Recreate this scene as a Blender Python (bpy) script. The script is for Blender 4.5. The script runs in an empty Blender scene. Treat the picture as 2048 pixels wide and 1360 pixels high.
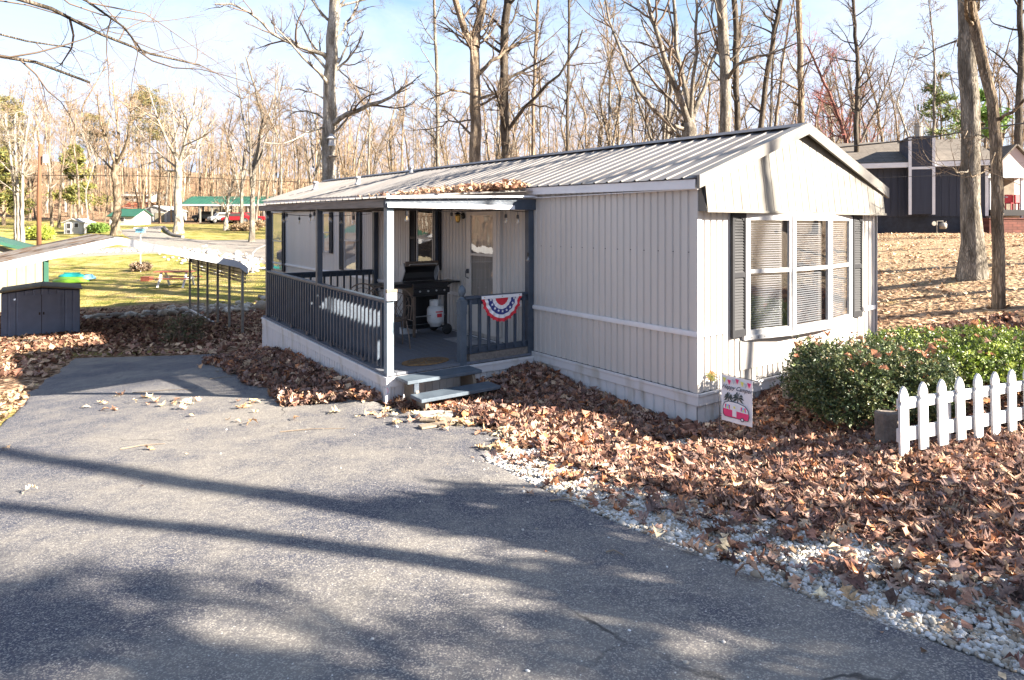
import bpy, math, random
import numpy as np
from mathutils import Vector, Matrix, Quaternion

random.seed(7); rng = np.random.default_rng(7)
scene = bpy.context.scene
C = scene.collection
R = math.radians

# ---------------------------------------------------------------- camera, sky, sun, exposure
F = 1274.0; CX = 1024.0; HY = 450.0; CZ = 2.27            # focal length in photo pixels, horizon row, eye height
cam_d = bpy.data.cameras.new('camera'); cam = bpy.data.objects.new('camera', cam_d); C.objects.link(cam)
cam.location = (0, 0, CZ); cam.rotation_euler = (R(90), 0, 0)
cam_d.sensor_width = 36; cam_d.lens = F / 2048 * 36; cam_d.shift_y = -(680 - HY) / 2048
cam_d.clip_start = 0.05; cam_d.clip_end = 2000
scene.camera = cam

SUN_AZ = 19.5; SUN_EL = 25.5
D = Vector((math.cos(R(SUN_AZ)) * math.cos(R(SUN_EL)), -math.sin(R(SUN_AZ)) * math.cos(R(SUN_EL)), math.sin(R(SUN_EL))))
sl = bpy.data.lights.new('sun', 'SUN'); sl.energy = 5.0; sl.angle = R(0.5); sl.color = (1.0, 0.89, 0.74)
sun = bpy.data.objects.new('sun', sl); C.objects.link(sun); sun.rotation_euler = D.to_track_quat('Z', 'Y').to_euler()
sun.location = (20, -8, 20)

world = bpy.data.worlds.new('World'); scene.world = world; world.use_nodes = True
wn = world.node_tree; wn.nodes.clear()
def wnode(t, **k):
    n = wn.nodes.new(t)
    for a, b in k.items(): setattr(n, a, b)
    return n
sky = wnode('ShaderNodeTexSky', sky_type='NISHITA', sun_disc=False, sun_elevation=R(SUN_EL), sun_rotation=math.atan2(D.x, D.y))
sky.air_density = 1.0; sky.dust_density = 0.6; sky.ozone_density = 1.2
tc = wnode('ShaderNodeTexCoord'); sep = wnode('ShaderNodeSeparateXYZ'); wn.links.new(tc.outputs['Generated'], sep.inputs[0])
mx = wnode('ShaderNodeMath', operation='MAXIMUM'); mx.inputs[1].default_value = 0.0; wn.links.new(sep.outputs[2], mx.inputs[0])
ad = wnode('ShaderNodeMath', operation='ADD'); ad.inputs[1].default_value = 0.25; wn.links.new(mx.outputs[0], ad.inputs[0])
dx = wnode('ShaderNodeMath', operation='DIVIDE'); dy = wnode('ShaderNodeMath', operation='DIVIDE')
wn.links.new(sep.outputs[0], dx.inputs[0]); wn.links.new(ad.outputs[0], dx.inputs[1])
wn.links.new(sep.outputs[1], dy.inputs[0]); wn.links.new(ad.outputs[0], dy.inputs[1])
cb = wnode('ShaderNodeCombineXYZ'); wn.links.new(dx.outputs[0], cb.inputs[0]); wn.links.new(dy.outputs[0], cb.inputs[1])
ns = wnode('ShaderNodeTexNoise'); ns.inputs['Scale'].default_value = 1.5; ns.inputs['Detail'].default_value = 7; ns.inputs['Roughness'].default_value = 0.62
ns.inputs['Distortion'].default_value = 0.4
wn.links.new(cb.outputs[0], ns.inputs['Vector'])
# cloud cover is thick low over the horizon, breaking up overhead
cov = wnode('ShaderNodeMapRange'); cov.inputs[1].default_value = 0.0; cov.inputs[2].default_value = 0.36; cov.inputs[3].default_value = 0.36; cov.inputs[4].default_value = -0.06
wn.links.new(sep.outputs[2], cov.inputs[0])
ca = wnode('ShaderNodeMath', operation='ADD'); wn.links.new(ns.outputs[0], ca.inputs[0]); wn.links.new(cov.outputs[0], ca.inputs[1])
cr = wnode('ShaderNodeMapRange'); cr.inputs[1].default_value = 0.38; cr.inputs[2].default_value = 0.66; wn.links.new(ca.outputs[0], cr.inputs[0])
mix = wnode('ShaderNodeMix', data_type='RGBA'); wn.links.new(cr.outputs[0], mix.inputs[0])
wn.links.new(sky.outputs[0], mix.inputs[6]); mix.inputs[7].default_value = (3.0, 3.4, 4.3, 1)
bg = wnode('ShaderNodeBackground'); bg.inputs[1].default_value = 0.05
wn.links.new(mix.outputs[2], bg.inputs[0])
wo = wnode('ShaderNodeOutputWorld'); wn.links.new(bg.outputs[0], wo.inputs[0])

scene.view_settings.view_transform = 'Standard'; scene.view_settings.look = 'None'
scene.view_settings.exposure = 2.7; scene.view_settings.gamma = 1.0
scene.render.engine = 'CYCLES'
scene.cycles.max_bounces = 6; scene.cycles.transparent_max_bounces = 12; scene.cycles.use_denoising = True
scene.cycles.sample_clamp_indirect = 6

# ---------------------------------------------------------------- helpers: materials
MATS = {}
def mat(name, col, rough=0.7, var=0.0, scale=8, bump=0.0, bscale=None, metal=0.0, col2=None, spec=None, detail=5, stretch=None, thr=(0.35, 0.65)):
    """principled with a noise mix of two real colours and a noise bump"""
    if name in MATS: return MATS[name]
    m = bpy.data.materials.new(name); m.use_nodes = True; nt = m.node_tree; b = nt.nodes['Principled BSDF']
    b.inputs['Roughness'].default_value = rough; b.inputs['Metallic'].default_value = metal
    if spec is not None: b.inputs['Specular IOR Level'].default_value = spec
    b.inputs['Base Color'].default_value = (*col, 1)
    t = nt.nodes.new('ShaderNodeTexCoord'); mp = nt.nodes.new('ShaderNodeMapping'); nt.links.new(t.outputs['Object'], mp.inputs[0])
    if stretch: mp.inputs['Scale'].default_value = stretch
    if var > 0 or col2:
        c2 = col2 or tuple(max(0, c * (1 - var)) for c in col)
        n = nt.nodes.new('ShaderNodeTexNoise'); n.inputs['Scale'].default_value = scale; n.inputs['Detail'].default_value = detail
        nt.links.new(mp.outputs[0], n.inputs['Vector'])
        mr = nt.nodes.new('ShaderNodeMapRange'); mr.inputs[1].default_value = thr[0]; mr.inputs[2].default_value = thr[1]; nt.links.new(n.outputs[0], mr.inputs[0])
        x = nt.nodes.new('ShaderNodeMix'); x.data_type = 'RGBA'; nt.links.new(mr.outputs[0], x.inputs[0])
        x.inputs[6].default_value = (*col, 1); x.inputs[7].default_value = (*c2, 1); nt.links.new(x.outputs[2], b.inputs['Base Color'])
    if bump > 0:
        n = nt.nodes.new('ShaderNodeTexNoise'); n.inputs['Scale'].default_value = bscale or scale * 4; n.inputs['Detail'].default_value = 6
        nt.links.new(mp.outputs[0], n.inputs['Vector'])
        bp = nt.nodes.new('ShaderNodeBump'); bp.inputs['Strength'].default_value = bump; bp.inputs['Distance'].default_value = 0.02
        nt.links.new(n.outputs[0], bp.inputs['Height']); nt.links.new(bp.outputs[0], b.inputs['Normal'])
    MATS[name] = m; return m

def attr_mat(name, rough=0.7, var=0.25, scale=30, trans=0.0, spec=0.3):
    """base colour from the per-leaf / per-stone colour attribute, broken up by noise"""
    m = bpy.data.materials.new(name); m.use_nodes = True; nt = m.node_tree; b = nt.nodes['Principled BSDF']
    b.inputs['Roughness'].default_value = rough; b.inputs['Specular IOR Level'].default_value = spec
    a = nt.nodes.new('ShaderNodeAttribute'); a.attribute_name = 'Col'
    t = nt.nodes.new('ShaderNodeTexCoord'); n = nt.nodes.new('ShaderNodeTexNoise'); n.inputs['Scale'].default_value = scale
    nt.links.new(t.outputs['Object'], n.inputs['Vector'])
    mr = nt.nodes.new('ShaderNodeMapRange'); mr.inputs[1].default_value = .3; mr.inputs[2].default_value = .7
    mr.inputs[3].default_value = 1 - var; mr.inputs[4].default_value = 1 + var * .6; nt.links.new(n.outputs[0], mr.inputs[0])
    x = nt.nodes.new('ShaderNodeVectorMath'); x.operation = 'SCALE'; nt.links.new(a.outputs['Color'], x.inputs[0]); nt.links.new(mr.outputs[0], x.inputs['Scale'])
    nt.links.new(x.outputs[0], b.inputs['Base Color'])
    if trans > 0:
        tr = nt.nodes.new('ShaderNodeBsdfTranslucent'); nt.links.new(x.outputs[0], tr.inputs[0])
        ms = nt.nodes.new('ShaderNodeMixShader'); ms.inputs[0].default_value = trans
        nt.links.new(b.outputs[0], ms.inputs[1]); nt.links.new(tr.outputs[0], ms.inputs[2])
        nt.links.new(ms.outputs[0], nt.nodes['Material Output'].inputs[0])
    MATS[name] = m; return m

def glass_mat(name, base=0.08, tint=(1, 1, 1), gl=1.0):
    m = bpy.data.materials.new(name); m.use_nodes = True; nt = m.node_tree; nt.nodes.clear()
    o = nt.nodes.new('ShaderNodeOutputMaterial'); tr = nt.nodes.new('ShaderNodeBsdfTransparent'); tr.inputs[0].default_value = (*tint, 1)
    g = nt.nodes.new('ShaderNodeBsdfGlossy'); g.inputs['Roughness'].default_value = 0.02; g.inputs[0].default_value = (gl, gl, gl, 1)
    lw = nt.nodes.new('ShaderNodeLayerWeight'); lw.inputs[0].default_value = .5; fr = nt.nodes.new('ShaderNodeMath'); fr.operation = 'POWER'; fr.inputs[1].default_value = 4.5; nt.links.new(lw.outputs['Facing'], fr.inputs[0])
    ad = nt.nodes.new('ShaderNodeMath'); ad.operation = 'ADD'; ad.inputs[1].default_value = base; ad.use_clamp = True
    n = nt.nodes.new('ShaderNodeTexNoise'); n.inputs['Scale'].default_value = 2.5; t = nt.nodes.new('ShaderNodeTexCoord'); nt.links.new(t.outputs['Object'], n.inputs['Vector'])
    bp = nt.nodes.new('ShaderNodeBump'); bp.inputs['Strength'].default_value = .12; bp.inputs['Distance'].default_value = .02; nt.links.new(n.outputs[0], bp.inputs['Height'])
    nt.links.new(bp.outputs[0], g.inputs['Normal'])
    nt.links.new(fr.outputs[0], ad.inputs[0]); ms = nt.nodes.new('ShaderNodeMixShader'); nt.links.new(ad.outputs[0], ms.inputs[0])
    nt.links.new(tr.outputs[0], ms.inputs[1]); nt.links.new(g.outputs[0], ms.inputs[2]); nt.links.new(ms.outputs[0], o.inputs[0])
    MATS[name] = m; return m

# ---------------------------------------------------------------- helpers: meshes and things
class MB:
    def __init__(s): s.v = []; s.f = []
    def box(s, x0, x1, y0, y1, z0, z1):
        n = len(s.v); s.v += [(x0, y0, z0), (x1, y0, z0), (x1, y1, z0), (x0, y1, z0), (x0, y0, z1), (x1, y0, z1), (x1, y1, z1), (x0, y1, z1)]
        s.f += [tuple(n + i for i in q) for q in ((0, 3, 2, 1), (4, 5, 6, 7), (0, 1, 5, 4), (1, 2, 6, 5), (2, 3, 7, 6), (3, 0, 4, 7))]; return s
    def prism(s, poly, axis, a0, a1):
        """extrude a 2-D polygon along axis ('x','y','z')"""
        n = len(s.v); k = len(poly)
        for a in (a0, a1):
            for p, q in poly: s.v.append({'x': (a, p, q), 'y': (p, a, q), 'z': (p, q, a)}[axis])
        s.f += [tuple(range(n, n + k)), tuple(range(n + 2 * k - 1, n + k - 1, -1))]
        s.f += [(n + i, n + k + i, n + k + (i + 1) % k, n + (i + 1) % k) for i in range(k)]; return s
    def beam(s, p0, p1, w, h=None, up=(0, 0, 1)):
        h = h or w; p0 = Vector(p0); p1 = Vector(p1); t = (p1 - p0).normalized(); u = Vector(up)
        if abs(t.dot(u)) > .98: u = Vector((0, 1, 0))
        a = t.cross(u).normalized() * w / 2; b = a.cross(t).normalized() * h / 2; n = len(s.v)
        for p in (p0, p1):
            for q in (-a - b, a - b, a + b, -a + b): s.v.append(tuple(p + q))
        s.f += [(n, n + 1, n + 2, n + 3), (n + 7, n + 6, n + 5, n + 4)] + [(n + i, n + 4 + i, n + 4 + (i + 1) % 4, n + (i + 1) % 4) for i in range(4)]; return s
    def tube(s, pts, r, k=8, cap=True):
        pts = [Vector(p) for p in pts]; m = len(pts); rr = r if isinstance(r, (list, tuple)) else [r] * m; n = len(s.v); ref = None
        for i in range(m):
            t = (pts[min(i + 1, m - 1)] - pts[max(i - 1, 0)]).normalized()
            if ref is None: ref = Vector((0, 0, 1)) if abs(t.z) < .9 else Vector((1, 0, 0))
            a = (ref - t * ref.dot(t)).normalized(); ref = a; b = t.cross(a)
            for j in range(k):
                q = 2 * math.pi * j / k; s.v.append(tuple(pts[i] + (a * math.cos(q) + b * math.sin(q)) * rr[i]))
        for i in range(m - 1):
            for j in range(k): s.f.append((n + i * k + j, n + i * k + (j + 1) % k, n + (i + 1) * k + (j + 1) % k, n + (i + 1) * k + j))
        if cap: s.f += [tuple(n + j for j in range(k))[::-1], tuple(n + (m - 1) * k + j for j in range(k))]
        return s
    def lathe(s, prof, c=(0, 0, 0), k=16, axis='z'):
        n = len(s.v)
        for r, h in prof:
            for j in range(k):
                q = 2 * math.pi * j / k; a, b = r * math.cos(q), r * math.sin(q)
                p = {'z': (a, b, h), 'x': (h, a, b), 'y': (a, h, b)}[axis]; s.v.append((c[0] + p[0], c[1] + p[1], c[2] + p[2]))
        m = len(prof)
        for i in range(m - 1):
            for j in range(k): s.f.append((n + i * k + j, n + i * k + (j + 1) % k, n + (i + 1) * k + (j + 1) % k, n + (i + 1) * k + j))
        s.f += [tuple(n + j for j in range(k))[::-1], tuple(n + (m - 1) * k + j for j in range(k))]; return s
    def quad(s, *p):
        n = len(s.v); s.v += [tuple(q) for q in p]; s.f.append(tuple(range(n, n + len(p)))); return s
    def grid(s, fn, nu, nv):
        n = len(s.v)
        for i in range(nu + 1):
            for j in range(nv + 1): s.v.append(tuple(fn(i / nu, j / nv)))
        for i in range(nu):
            for j in range(nv):
                a = n + i * (nv + 1) + j; s.f.append((a, a + nv + 1, a + nv + 2, a + 1))
        return s
    def build(s, name, m, parent=None, off=(0, 0, 0), smooth=False, fn=None, bevel=0.0, solid=0.0):
        me = bpy.data.meshes.new(name); vs = s.v
        if fn: vs = [fn(*p) for p in vs]
        if off != (0, 0, 0): vs = [(p[0] - off[0], p[1] - off[1], p[2] - off[2]) for p in vs]
        me.from_pydata(vs, [], s.f); me.update()
        import bmesh
        bm = bmesh.new(); bm.from_mesh(me); bmesh.ops.recalc_face_normals(bm, faces=bm.faces)
        if bevel > 0:
            bmesh.ops.remove_doubles(bm, verts=bm.verts, dist=1e-5)
            es = [e for e in bm.edges if len(e.link_faces) == 2 and e.calc_face_angle(0) > .6]
            bmesh.ops.bevel(bm, geom=es, offset=bevel, segments=1, affect='EDGES', clamp_overlap=True)
        bm.to_mesh(me); bm.free()
        me.materials.append(MATS[m] if isinstance(m, str) else m)
        if smooth: me.polygons.foreach_set('use_smooth', [True] * len(me.polygons))
        o = bpy.data.objects.new(name, me); C.objects.link(o); o.parent = parent
        if solid: md = o.modifiers.new('solid', 'SOLIDIFY'); md.thickness = solid
        return o

def tag(o, label=None, cat=None, group=None, kind=None):
    if label: o['label'] = label
    if cat: o['category'] = cat
    if group: o['group'] = group
    if kind: o['kind'] = kind
    return o
def thing(name, label, cat, loc=(0, 0, 0), rz=0.0, group=None):
    o = bpy.data.objects.new(name, None); C.objects.link(o); o.location = loc; o.rotation_euler = (0, 0, rz); o.empty_display_size = .2
    return tag(o, label, cat, group)
def copy_tree(o, parent=None):
    c = o.copy(); C.objects.link(c); c.parent = parent
    for ch in list(o.children): copy_tree(ch, c)
    return c

def np_mesh(name, V, Fq, m, parent=None, col=None, smooth=False, kind=None):
    """fast mesh from numpy: V (n,3), Fq (m,3 or 4)"""
    me = bpy.data.meshes.new(name); me.vertices.add(len(V)); me.vertices.foreach_set('co', np.ascontiguousarray(V, dtype=np.float32).ravel())
    k = Fq.shape[1]; me.loops.add(Fq.size); me.loops.foreach_set('vertex_index', np.ascontiguousarray(Fq, dtype=np.int32).ravel())
    me.polygons.add(len(Fq)); me.polygons.foreach_set('loop_start', np.arange(0, Fq.size, k, dtype=np.int32))
    if smooth: me.polygons.foreach_set('use_smooth', np.ones(len(Fq), dtype=bool))
    me.update(calc_edges=True); me.validate()
    if col is not None:
        a = me.color_attributes.new('Col', 'FLOAT_COLOR', 'POINT'); cc = np.ones((len(V), 4), dtype=np.float32); cc[:, :3] = col; a.data.foreach_set('color', cc.ravel())
    me.materials.append(MATS[m] if isinstance(m, str) else m)
    o = bpy.data.objects.new(name, me); C.objects.link(o); o.parent = parent
    if kind: o['kind'] = kind
    return o

# ---------------------------------------------------------------- terrain height
HOME = (2.124, 7.3, 0.0); HROT = math.atan2(.583, .8125); cH, sH = math.cos(HROT), math.sin(HROT)
def HW(x, y, z=0.0): return (HOME[0] + x * cH - y * sH, HOME[1] + x * sH + y * cH, z)    # home frame: x across, y along
def P(px, py, Y): return ((px - CX) / F * Y, Y, CZ - (py - HY) / F * Y)
def PX(px, Y): return (px - CX) / F * Y
ctrl = [(0, -8, .9), (10, -8, 1.7), (-10, -8, .3), (25, -6, 2.2), (0, 0, .6), (0, 2.5, .45), (2.05, 2.55, .47), (-2.05, 2.55, .36), (-6, 2, .1), (1.49, 3.3, .36), (.89, 4.1, .26),
        (-.28, 6, .07), (2.12, 7.3, -.13), (1.08, 8.58, -.10), (.34, 9.79, .03), (-1.63, 8.37, -.13), (-3.26, 8.95, -.21), (-7.4, 10.41, -.52), (-8.24, 10.71, -.61),
        (-4.2, 6, -.1), (-6.6, 8.1, -.35), (-5.2, 13.4, -.53), (-10, 15.2, -.85), (-6.4, 14.2, -.62), (-14.5, 19.6, -1.15), (-18, 17, -1.1), (-7.8, 18.5, -.97), (-12.4, 24.6, -1.15),
        (-20, 25, -1.3), (-10, 25.5, -1.22), (-16.3, 30, -.75), (-23, 30, -.8), (-10, 30, -.6),
        (3.2, 5.15, .40), (4.44, 5.67, .37), (6.6, 6.0, .62), (3.4, 6.5, .2), (5.6, 9.6, .5), (5.6, 8.2, .62), (8.03, 10.5, .935), (9.35, 13, 1.25), (10.2, 16.7, 1.35), (7.9, 13.4, .95),
        (17, 29, 1.88), (21.6, 29, 1.88), (30, 25, 2.0), (15, 5, 1.6), (30, 5, 2.2), (8, 25, 1.1), (0, 25, .1), (-6, 22, -.5), (0, 40, 1), (30, 40, 2.3), (-4, 12, -.2), (2, 16, .3),
        (30, 60, 3), (0, 60, 2), (0, 100, 4.5), (60, 100, 6), (-60, 150, 12), (0, 200, 9), (80, 200, 10), (-160, 150, 22), (160, 150, 12), (160, 0, 5), (-160, 0, -2), (-60, 20, -1.5), (-60, -30, -.5), (60, -30, 4)]
for px in (60, 250, 400, 520):
    for Y, z in ((38, -.42), (45, .15), (50, .62), (60, 1.33), (70, 2.0)): ctrl.append((PX(px, Y), Y, z))
ctrl += [(PX(300, 85), 85, 2.74), (PX(420, 85), 85, 2.74), (PX(520, 85), 85, 2.74), (PX(130, 85), 85, 3.3), (PX(60, 100), 100, 5.8), (PX(-200, 100), 100, 8), (PX(200, 110), 110, 5.2), (PX(450, 115), 115, 4.6), (PX(-150, 60), 60, 2.2), (PX(-100, 45), 45, .6)]
_c = np.array(ctrl, float); _n = len(_c)
_r = np.hypot(_c[:, None, 0] - _c[None, :, 0], _c[:, None, 1] - _c[None, :, 1])
_A = np.zeros((_n + 3, _n + 3)); _A[:_n, :_n] = _r + np.eye(_n) * -.15; _A[:_n, _n] = 1; _A[:_n, _n + 1:] = _c[:, :2]; _A[_n:, :_n] = _A[:_n, _n:].T
_w = np.linalg.solve(_A, np.concatenate([_c[:, 2], [0, 0, 0]]))
def segdist(x, y, a, b):
    ax, ay = a; bx, by = b; dx_, dy_ = bx - ax, by - ay; t = np.clip(((x - ax) * dx_ + (y - ay) * dy_) / (dx_ * dx_ + dy_ * dy_), 0, 1)
    return np.hypot(x - ax - t * dx_, y - ay - t * dy_)
MOUND = [((-2.62, 3.3), (-2.66, 9.2), .10, .30), ((-.35, 1.3), (-.3, 3.0), .06, .34), ((-.9, 2.55), (-.2, 2.7), .08, .4), ((1.2, -.45), (3.4, -.35), .04, .3)]   # drifts of leaves, home frame
def hh(x, y):
    x = np.asarray(x, float); y = np.asarray(y, float); sh = x.shape; x = x.ravel(); y = y.ravel(); out = np.zeros(len(x))
    for i in range(0, len(x), 20000):
        a, b = x[i:i + 20000], y[i:i + 20000]
        k = np.sqrt((a[:, None] - _c[:, 0]) ** 2 + (b[:, None] - _c[:, 1]) ** 2 + .09)
        z = k @ _w[:_n] + _w[_n] + _w[_n + 1] * a + _w[_n + 2] * b
        lx = (a - HOME[0]) * cH + (b - HOME[1]) * sH; ly = -(a - HOME[0]) * sH + (b - HOME[1]) * cH
        for p, q, hgt, wd in MOUND: z = z + hgt * np.exp(-(segdist(lx, ly, p, q) / wd) ** 2)
        out[i:i + 20000] = z
    return out.reshape(sh)
def h(x, y): return float(hh(np.array([x]), np.array([y]))[0])
def G(px, py, y0=2.0, y1=200.0):
    """where the ray through a photo pixel meets the ground"""
    Y = np.concatenate([np.arange(y0, 30, .05), np.arange(30, y1, .3)]); x = (px - CX) / F * Y; zz = CZ - (py - HY) / F * Y
    d = zz - hh(x, Y); i = np.argmax(d < 0)
    if d[i] >= 0: i = len(Y) - 1
    return (float(x[i]), float(Y[i]), float(hh(x[i:i + 1], Y[i:i + 1])[0]))
# driveway outline, as left and right edge per row
def vnoise(x, s=0):
    i = np.floor(x).astype(int); f = x - i; f = f * f * (3 - 2 * f); a = np.sin(i * 127.1 + s * 31.7) * 43758.5; b = np.sin((i + 1) * 127.1 + s * 31.7) * 43758.5
    return (a - np.floor(a)) * (1 - f) + (b - np.floor(b)) * f - .5
_RY = [-9, 0, 2.0, 2.55, 3.3, 4.1, 5.0, 6.0, 6.35, 6.9, 7.4, 7.9, 8.35, 9.15, 10.9, 11.9, 13.2, 14.4]
_RX = [12, 4.2, 2.50, 2.06, 1.49, .90, .32, -.27, -.15, .05, -.35, -.9, -1.75, -2.95, -4.5, -5.35, -6.0, -6.5]
_LY = [-9, 0, 6.0, 8.1, 9.6, 10.9, 13, 14.9]; _LX = [-8, -6.5, -5.9, -6.55, -7.45, -8.3, -9.3, -10.3]
def XR(y): return np.interp(y, _RY, _RX) + .05 * vnoise(np.asarray(y) * 3.1, 1) + .03 * vnoise(np.asarray(y) * 11.0, 2)
def XL(y): return np.interp(y, _LY, _LX) + .12 * vnoise(np.asarray(y) * 2.3, 3) + .05 * vnoise(np.asarray(y) * 9.0, 4)
def YF(x): return np.interp(x, [-10.3, -8.5, -6.5], [14.9, 14.75, 14.35])

# ================================================================ SETTING: ground, driveway, road
def gaxis(segs):
    out = []
    for a, b, st in segs: out += list(np.arange(a, b - 1e-6, st))
    out.append(segs[-1][1]); return np.array(out)
gx = gaxis([(-260, -60, 8), (-60, -24, 1.5), (-24, -12, .4), (-12, 7, .12), (7, 16, .3), (16, 60, 1.5), (60, 260, 8)])
gy = gaxis([(-60, -6, 4), (-6, 1.5, .5), (1.5, 15.5, .1), (15.5, 32, .35), (32, 100, 1.4), (100, 360, 8)])
GX, GY = np.meshgrid(gx, gy); GZ = hh(GX, GY)
GZ = GZ + .012 * (np.sin(GX * 5.1 + 1.3 * np.sin(GY * 3.3)) * np.sin(GY * 4.3 + GX))
ins = (GX > XL(GY) + .25) & (GX < XR(GY) - .25) & (GY < YF(GX) - .25)
GZ = np.where(ins, GZ - .06, GZ)
nx, ny = len(gx), len(gy)
def sm(a, b, v): t = np.clip((v - a) / (b - a), 0, 1); return t * t * (3 - 2 * t)
def pnoise(x, y, s):
    return (np.sin(x * s + 1.7 * np.sin(y * s * .8 + 2)) * np.sin(y * s * 1.1 + 1.3 * np.sin(x * s * .7))) * .5 + .25 * np.sin(x * s * 2.7 + y * s * 1.9)
px_ = CX + F * GX / np.maximum(GY, .1)
pn = pnoise(GX, GY, .35)
grass = sm(25.5, 27, GY + pn) * sm(12, -6, GX + pn * 2 - GY * .0) * (1 - sm(74, 84, GY)) * (GX < 5) * (.85 + .3 * pn)
grass = np.maximum(grass, .75 * np.exp(-(((GX + 6.9) / .8) ** 2 + ((GY - 8.4) / 1.5) ** 2)))            # strip left of the drive
grass = np.maximum(grass, .8 * np.exp(-(((GX + 9.4 + .35 * (GY - 13)) / 3.0) ** 2 + ((GY - 15.6) / .5) ** 2)))
grass = np.maximum(grass, .35 * sm(.3, .8, pnoise(GX, GY, 1.1)) * (GX > 6.5) * (GY > 9) * (GY < 30))
gravel = sm(.95, .45, GX - XR(GY)) * (GX > XR(GY) - .5) * (GY < 6.9)
gravel = np.maximum(gravel, np.exp(-(((GX - 1.7) / .75) ** 2 + ((GY - 6.65) / .28) ** 2)))
gravel = np.maximum(gravel, np.exp(-(((GX - 4.1) / .5) ** 2 + ((GY - 4.2) / .3) ** 2)))
grass = grass * sm(-700, -150, px_)
col = np.stack([np.clip(1 - grass, 0, 1), np.clip(grass, 0, 1), np.clip(gravel, 0, 1)], -1).reshape(-1, 3)
V = np.stack([GX, GY, GZ], -1).reshape(-1, 3)
idx = np.arange(nx * ny).reshape(ny, nx)
Q = np.stack([idx[:-1, :-1], idx[:-1, 1:], idx[1:, 1:], idx[1:, :-1]], -1).reshape(-1, 4)

def ground_mat():
    m = bpy.data.materials.new('ground'); m.use_nodes = True; nt = m.node_tree; b = nt.nodes['Principled BSDF']; L = nt.links
    b.inputs['Roughness'].default_value = .95; b.inputs['Specular IOR Level'].default_value = .1
    g = nt.nodes.new('ShaderNodeNewGeometry'); a = nt.nodes.new('ShaderNodeAttribute'); a.attribute_name = 'Col'; s = nt.nodes.new('ShaderNodeSeparateColor'); L.new(a.outputs['Color'], s.inputs[0])
    def noise(sc, det=5, rough=.6):
        n = nt.nodes.new('ShaderNodeTexNoise'); n.inputs['Scale'].default_value = sc; n.inputs['Detail'].default_value = det; n.inputs['Roughness'].default_value = rough
        L.new(g.outputs['Position'], n.inputs['Vector']); return n
    def ramp(src, stops):
        r = nt.nodes.new('ShaderNodeValToRGB'); e = r.color_ramp.elements
        while len(e) < len(stops): e.new(.5)
        for i, (p, c) in enumerate(stops): e[i].position = p; e[i].color = (*c, 1)
        L.new(src, r.inputs[0]); return r
    vo = nt.nodes.new('ShaderNodeTexVoronoi'); vo.inputs['Scale'].default_value = 13; vo.inputs['Randomness'].default_value = 1
    nd = noise(9, 3); mxv = nt.nodes.new('ShaderNodeMix'); mxv.data_type = 'VECTOR'; mxv.inputs[0].default_value = .12
    L.new(g.outputs['Position'], mxv.inputs[4]); L.new(nd.outputs['Color'], mxv.inputs[5]); L.new(mxv.outputs[1], vo.inputs['Vector'])
    sv = nt.nodes.new('ShaderNodeSeparateColor'); L.new(vo.outputs['Color'], sv.inputs[0])
    leaf = ramp(sv.outputs[0], [(0, (.05, .028, .018)), (.3, (.13, .075, .045)), (.55, (.24, .15, .09)), (.8, (.34, .22, .14)), (1, (.45, .33, .22))])
    grs = ramp(noise(.9, 10, .78).outputs[0], [(.36, (.08, .11, .02)), (.45, (.19, .18, .045)), (.54, (.31, .25, .09)), (.66, (.38, .28, .15))])
    grv = ramp(noise(60, 3).outputs[0], [(.35, (.12, .10, .08)), (.55, (.40, .38, .36)), (.7, (.65, .63, .6))])
    def brk(src, n, lo=.35, hi=.65):
        ad_ = nt.nodes.new('ShaderNodeMath'); ad_.operation = 'ADD'; L.new(src, ad_.inputs[0]); L.new(n.outputs[0], ad_.inputs[1])
        mr = nt.nodes.new('ShaderNodeMapRange'); mr.inputs[1].default_value = .5 + lo; mr.inputs[2].default_value = .5 + hi; L.new(ad_.outputs[0], mr.inputs[0]); return mr.outputs[0]
    m1 = nt.nodes.new('ShaderNodeMix'); m1.data_type = 'RGBA'; L.new(brk(s.outputs[1], noise(1.6, 6), .2, .7), m1.inputs[0]); L.new(leaf.outputs[0], m1.inputs[6]); L.new(grs.outputs[0], m1.inputs[7])
    sx = nt.nodes.new('ShaderNodeSeparateXYZ'); L.new(g.outputs['Position'], sx.inputs[0]); ds = nt.nodes.new('ShaderNodeMapRange'); ds.inputs[1].default_value = 6.2; ds.inputs[2].default_value = 9.5; L.new(sx.outputs[0], ds.inputs[0])
    dry = ramp(noise(2.2, 10, .8).outputs[0], [(.34, (.15, .10, .06)), (.46, (.30, .21, .13)), (.56, (.36, .27, .17)), (.64, (.24, .21, .09)), (.74, (.42, .32, .2))])
    md = nt.nodes.new('ShaderNodeMix'); md.data_type = 'RGBA'; mm_ = nt.nodes.new('ShaderNodeMath'); mm_.operation = 'MULTIPLY'; mm_.inputs[1].default_value = .75; L.new(ds.outputs[0], mm_.inputs[0]); L.new(mm_.outputs[0], md.inputs[0]); L.new(m1.outputs[2], md.inputs[6]); L.new(dry.outputs[0], md.inputs[7]); m1 = md
    m2 = nt.nodes.new('ShaderNodeMix'); m2.data_type = 'RGBA'; L.new(brk(s.outputs[2], noise(6, 5)), m2.inputs[0]); L.new(m1.outputs[2], m2.inputs[6]); L.new(grv.outputs[0], m2.inputs[7])
    L.new(m2.outputs[2], b.inputs['Base Color'])
    bp = nt.nodes.new('ShaderNodeBump'); bp.inputs['Strength'].default_value = .9; bp.inputs['Distance'].default_value = .05
    L.new(vo.outputs['Distance'], bp.inputs['Height']); L.new(bp.outputs[0], b.inputs['Normal'])
    MATS['ground'] = m
ground_mat()
np_mesh('ground', V, Q, 'ground', col=col, smooth=True, kind='structure')

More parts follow.
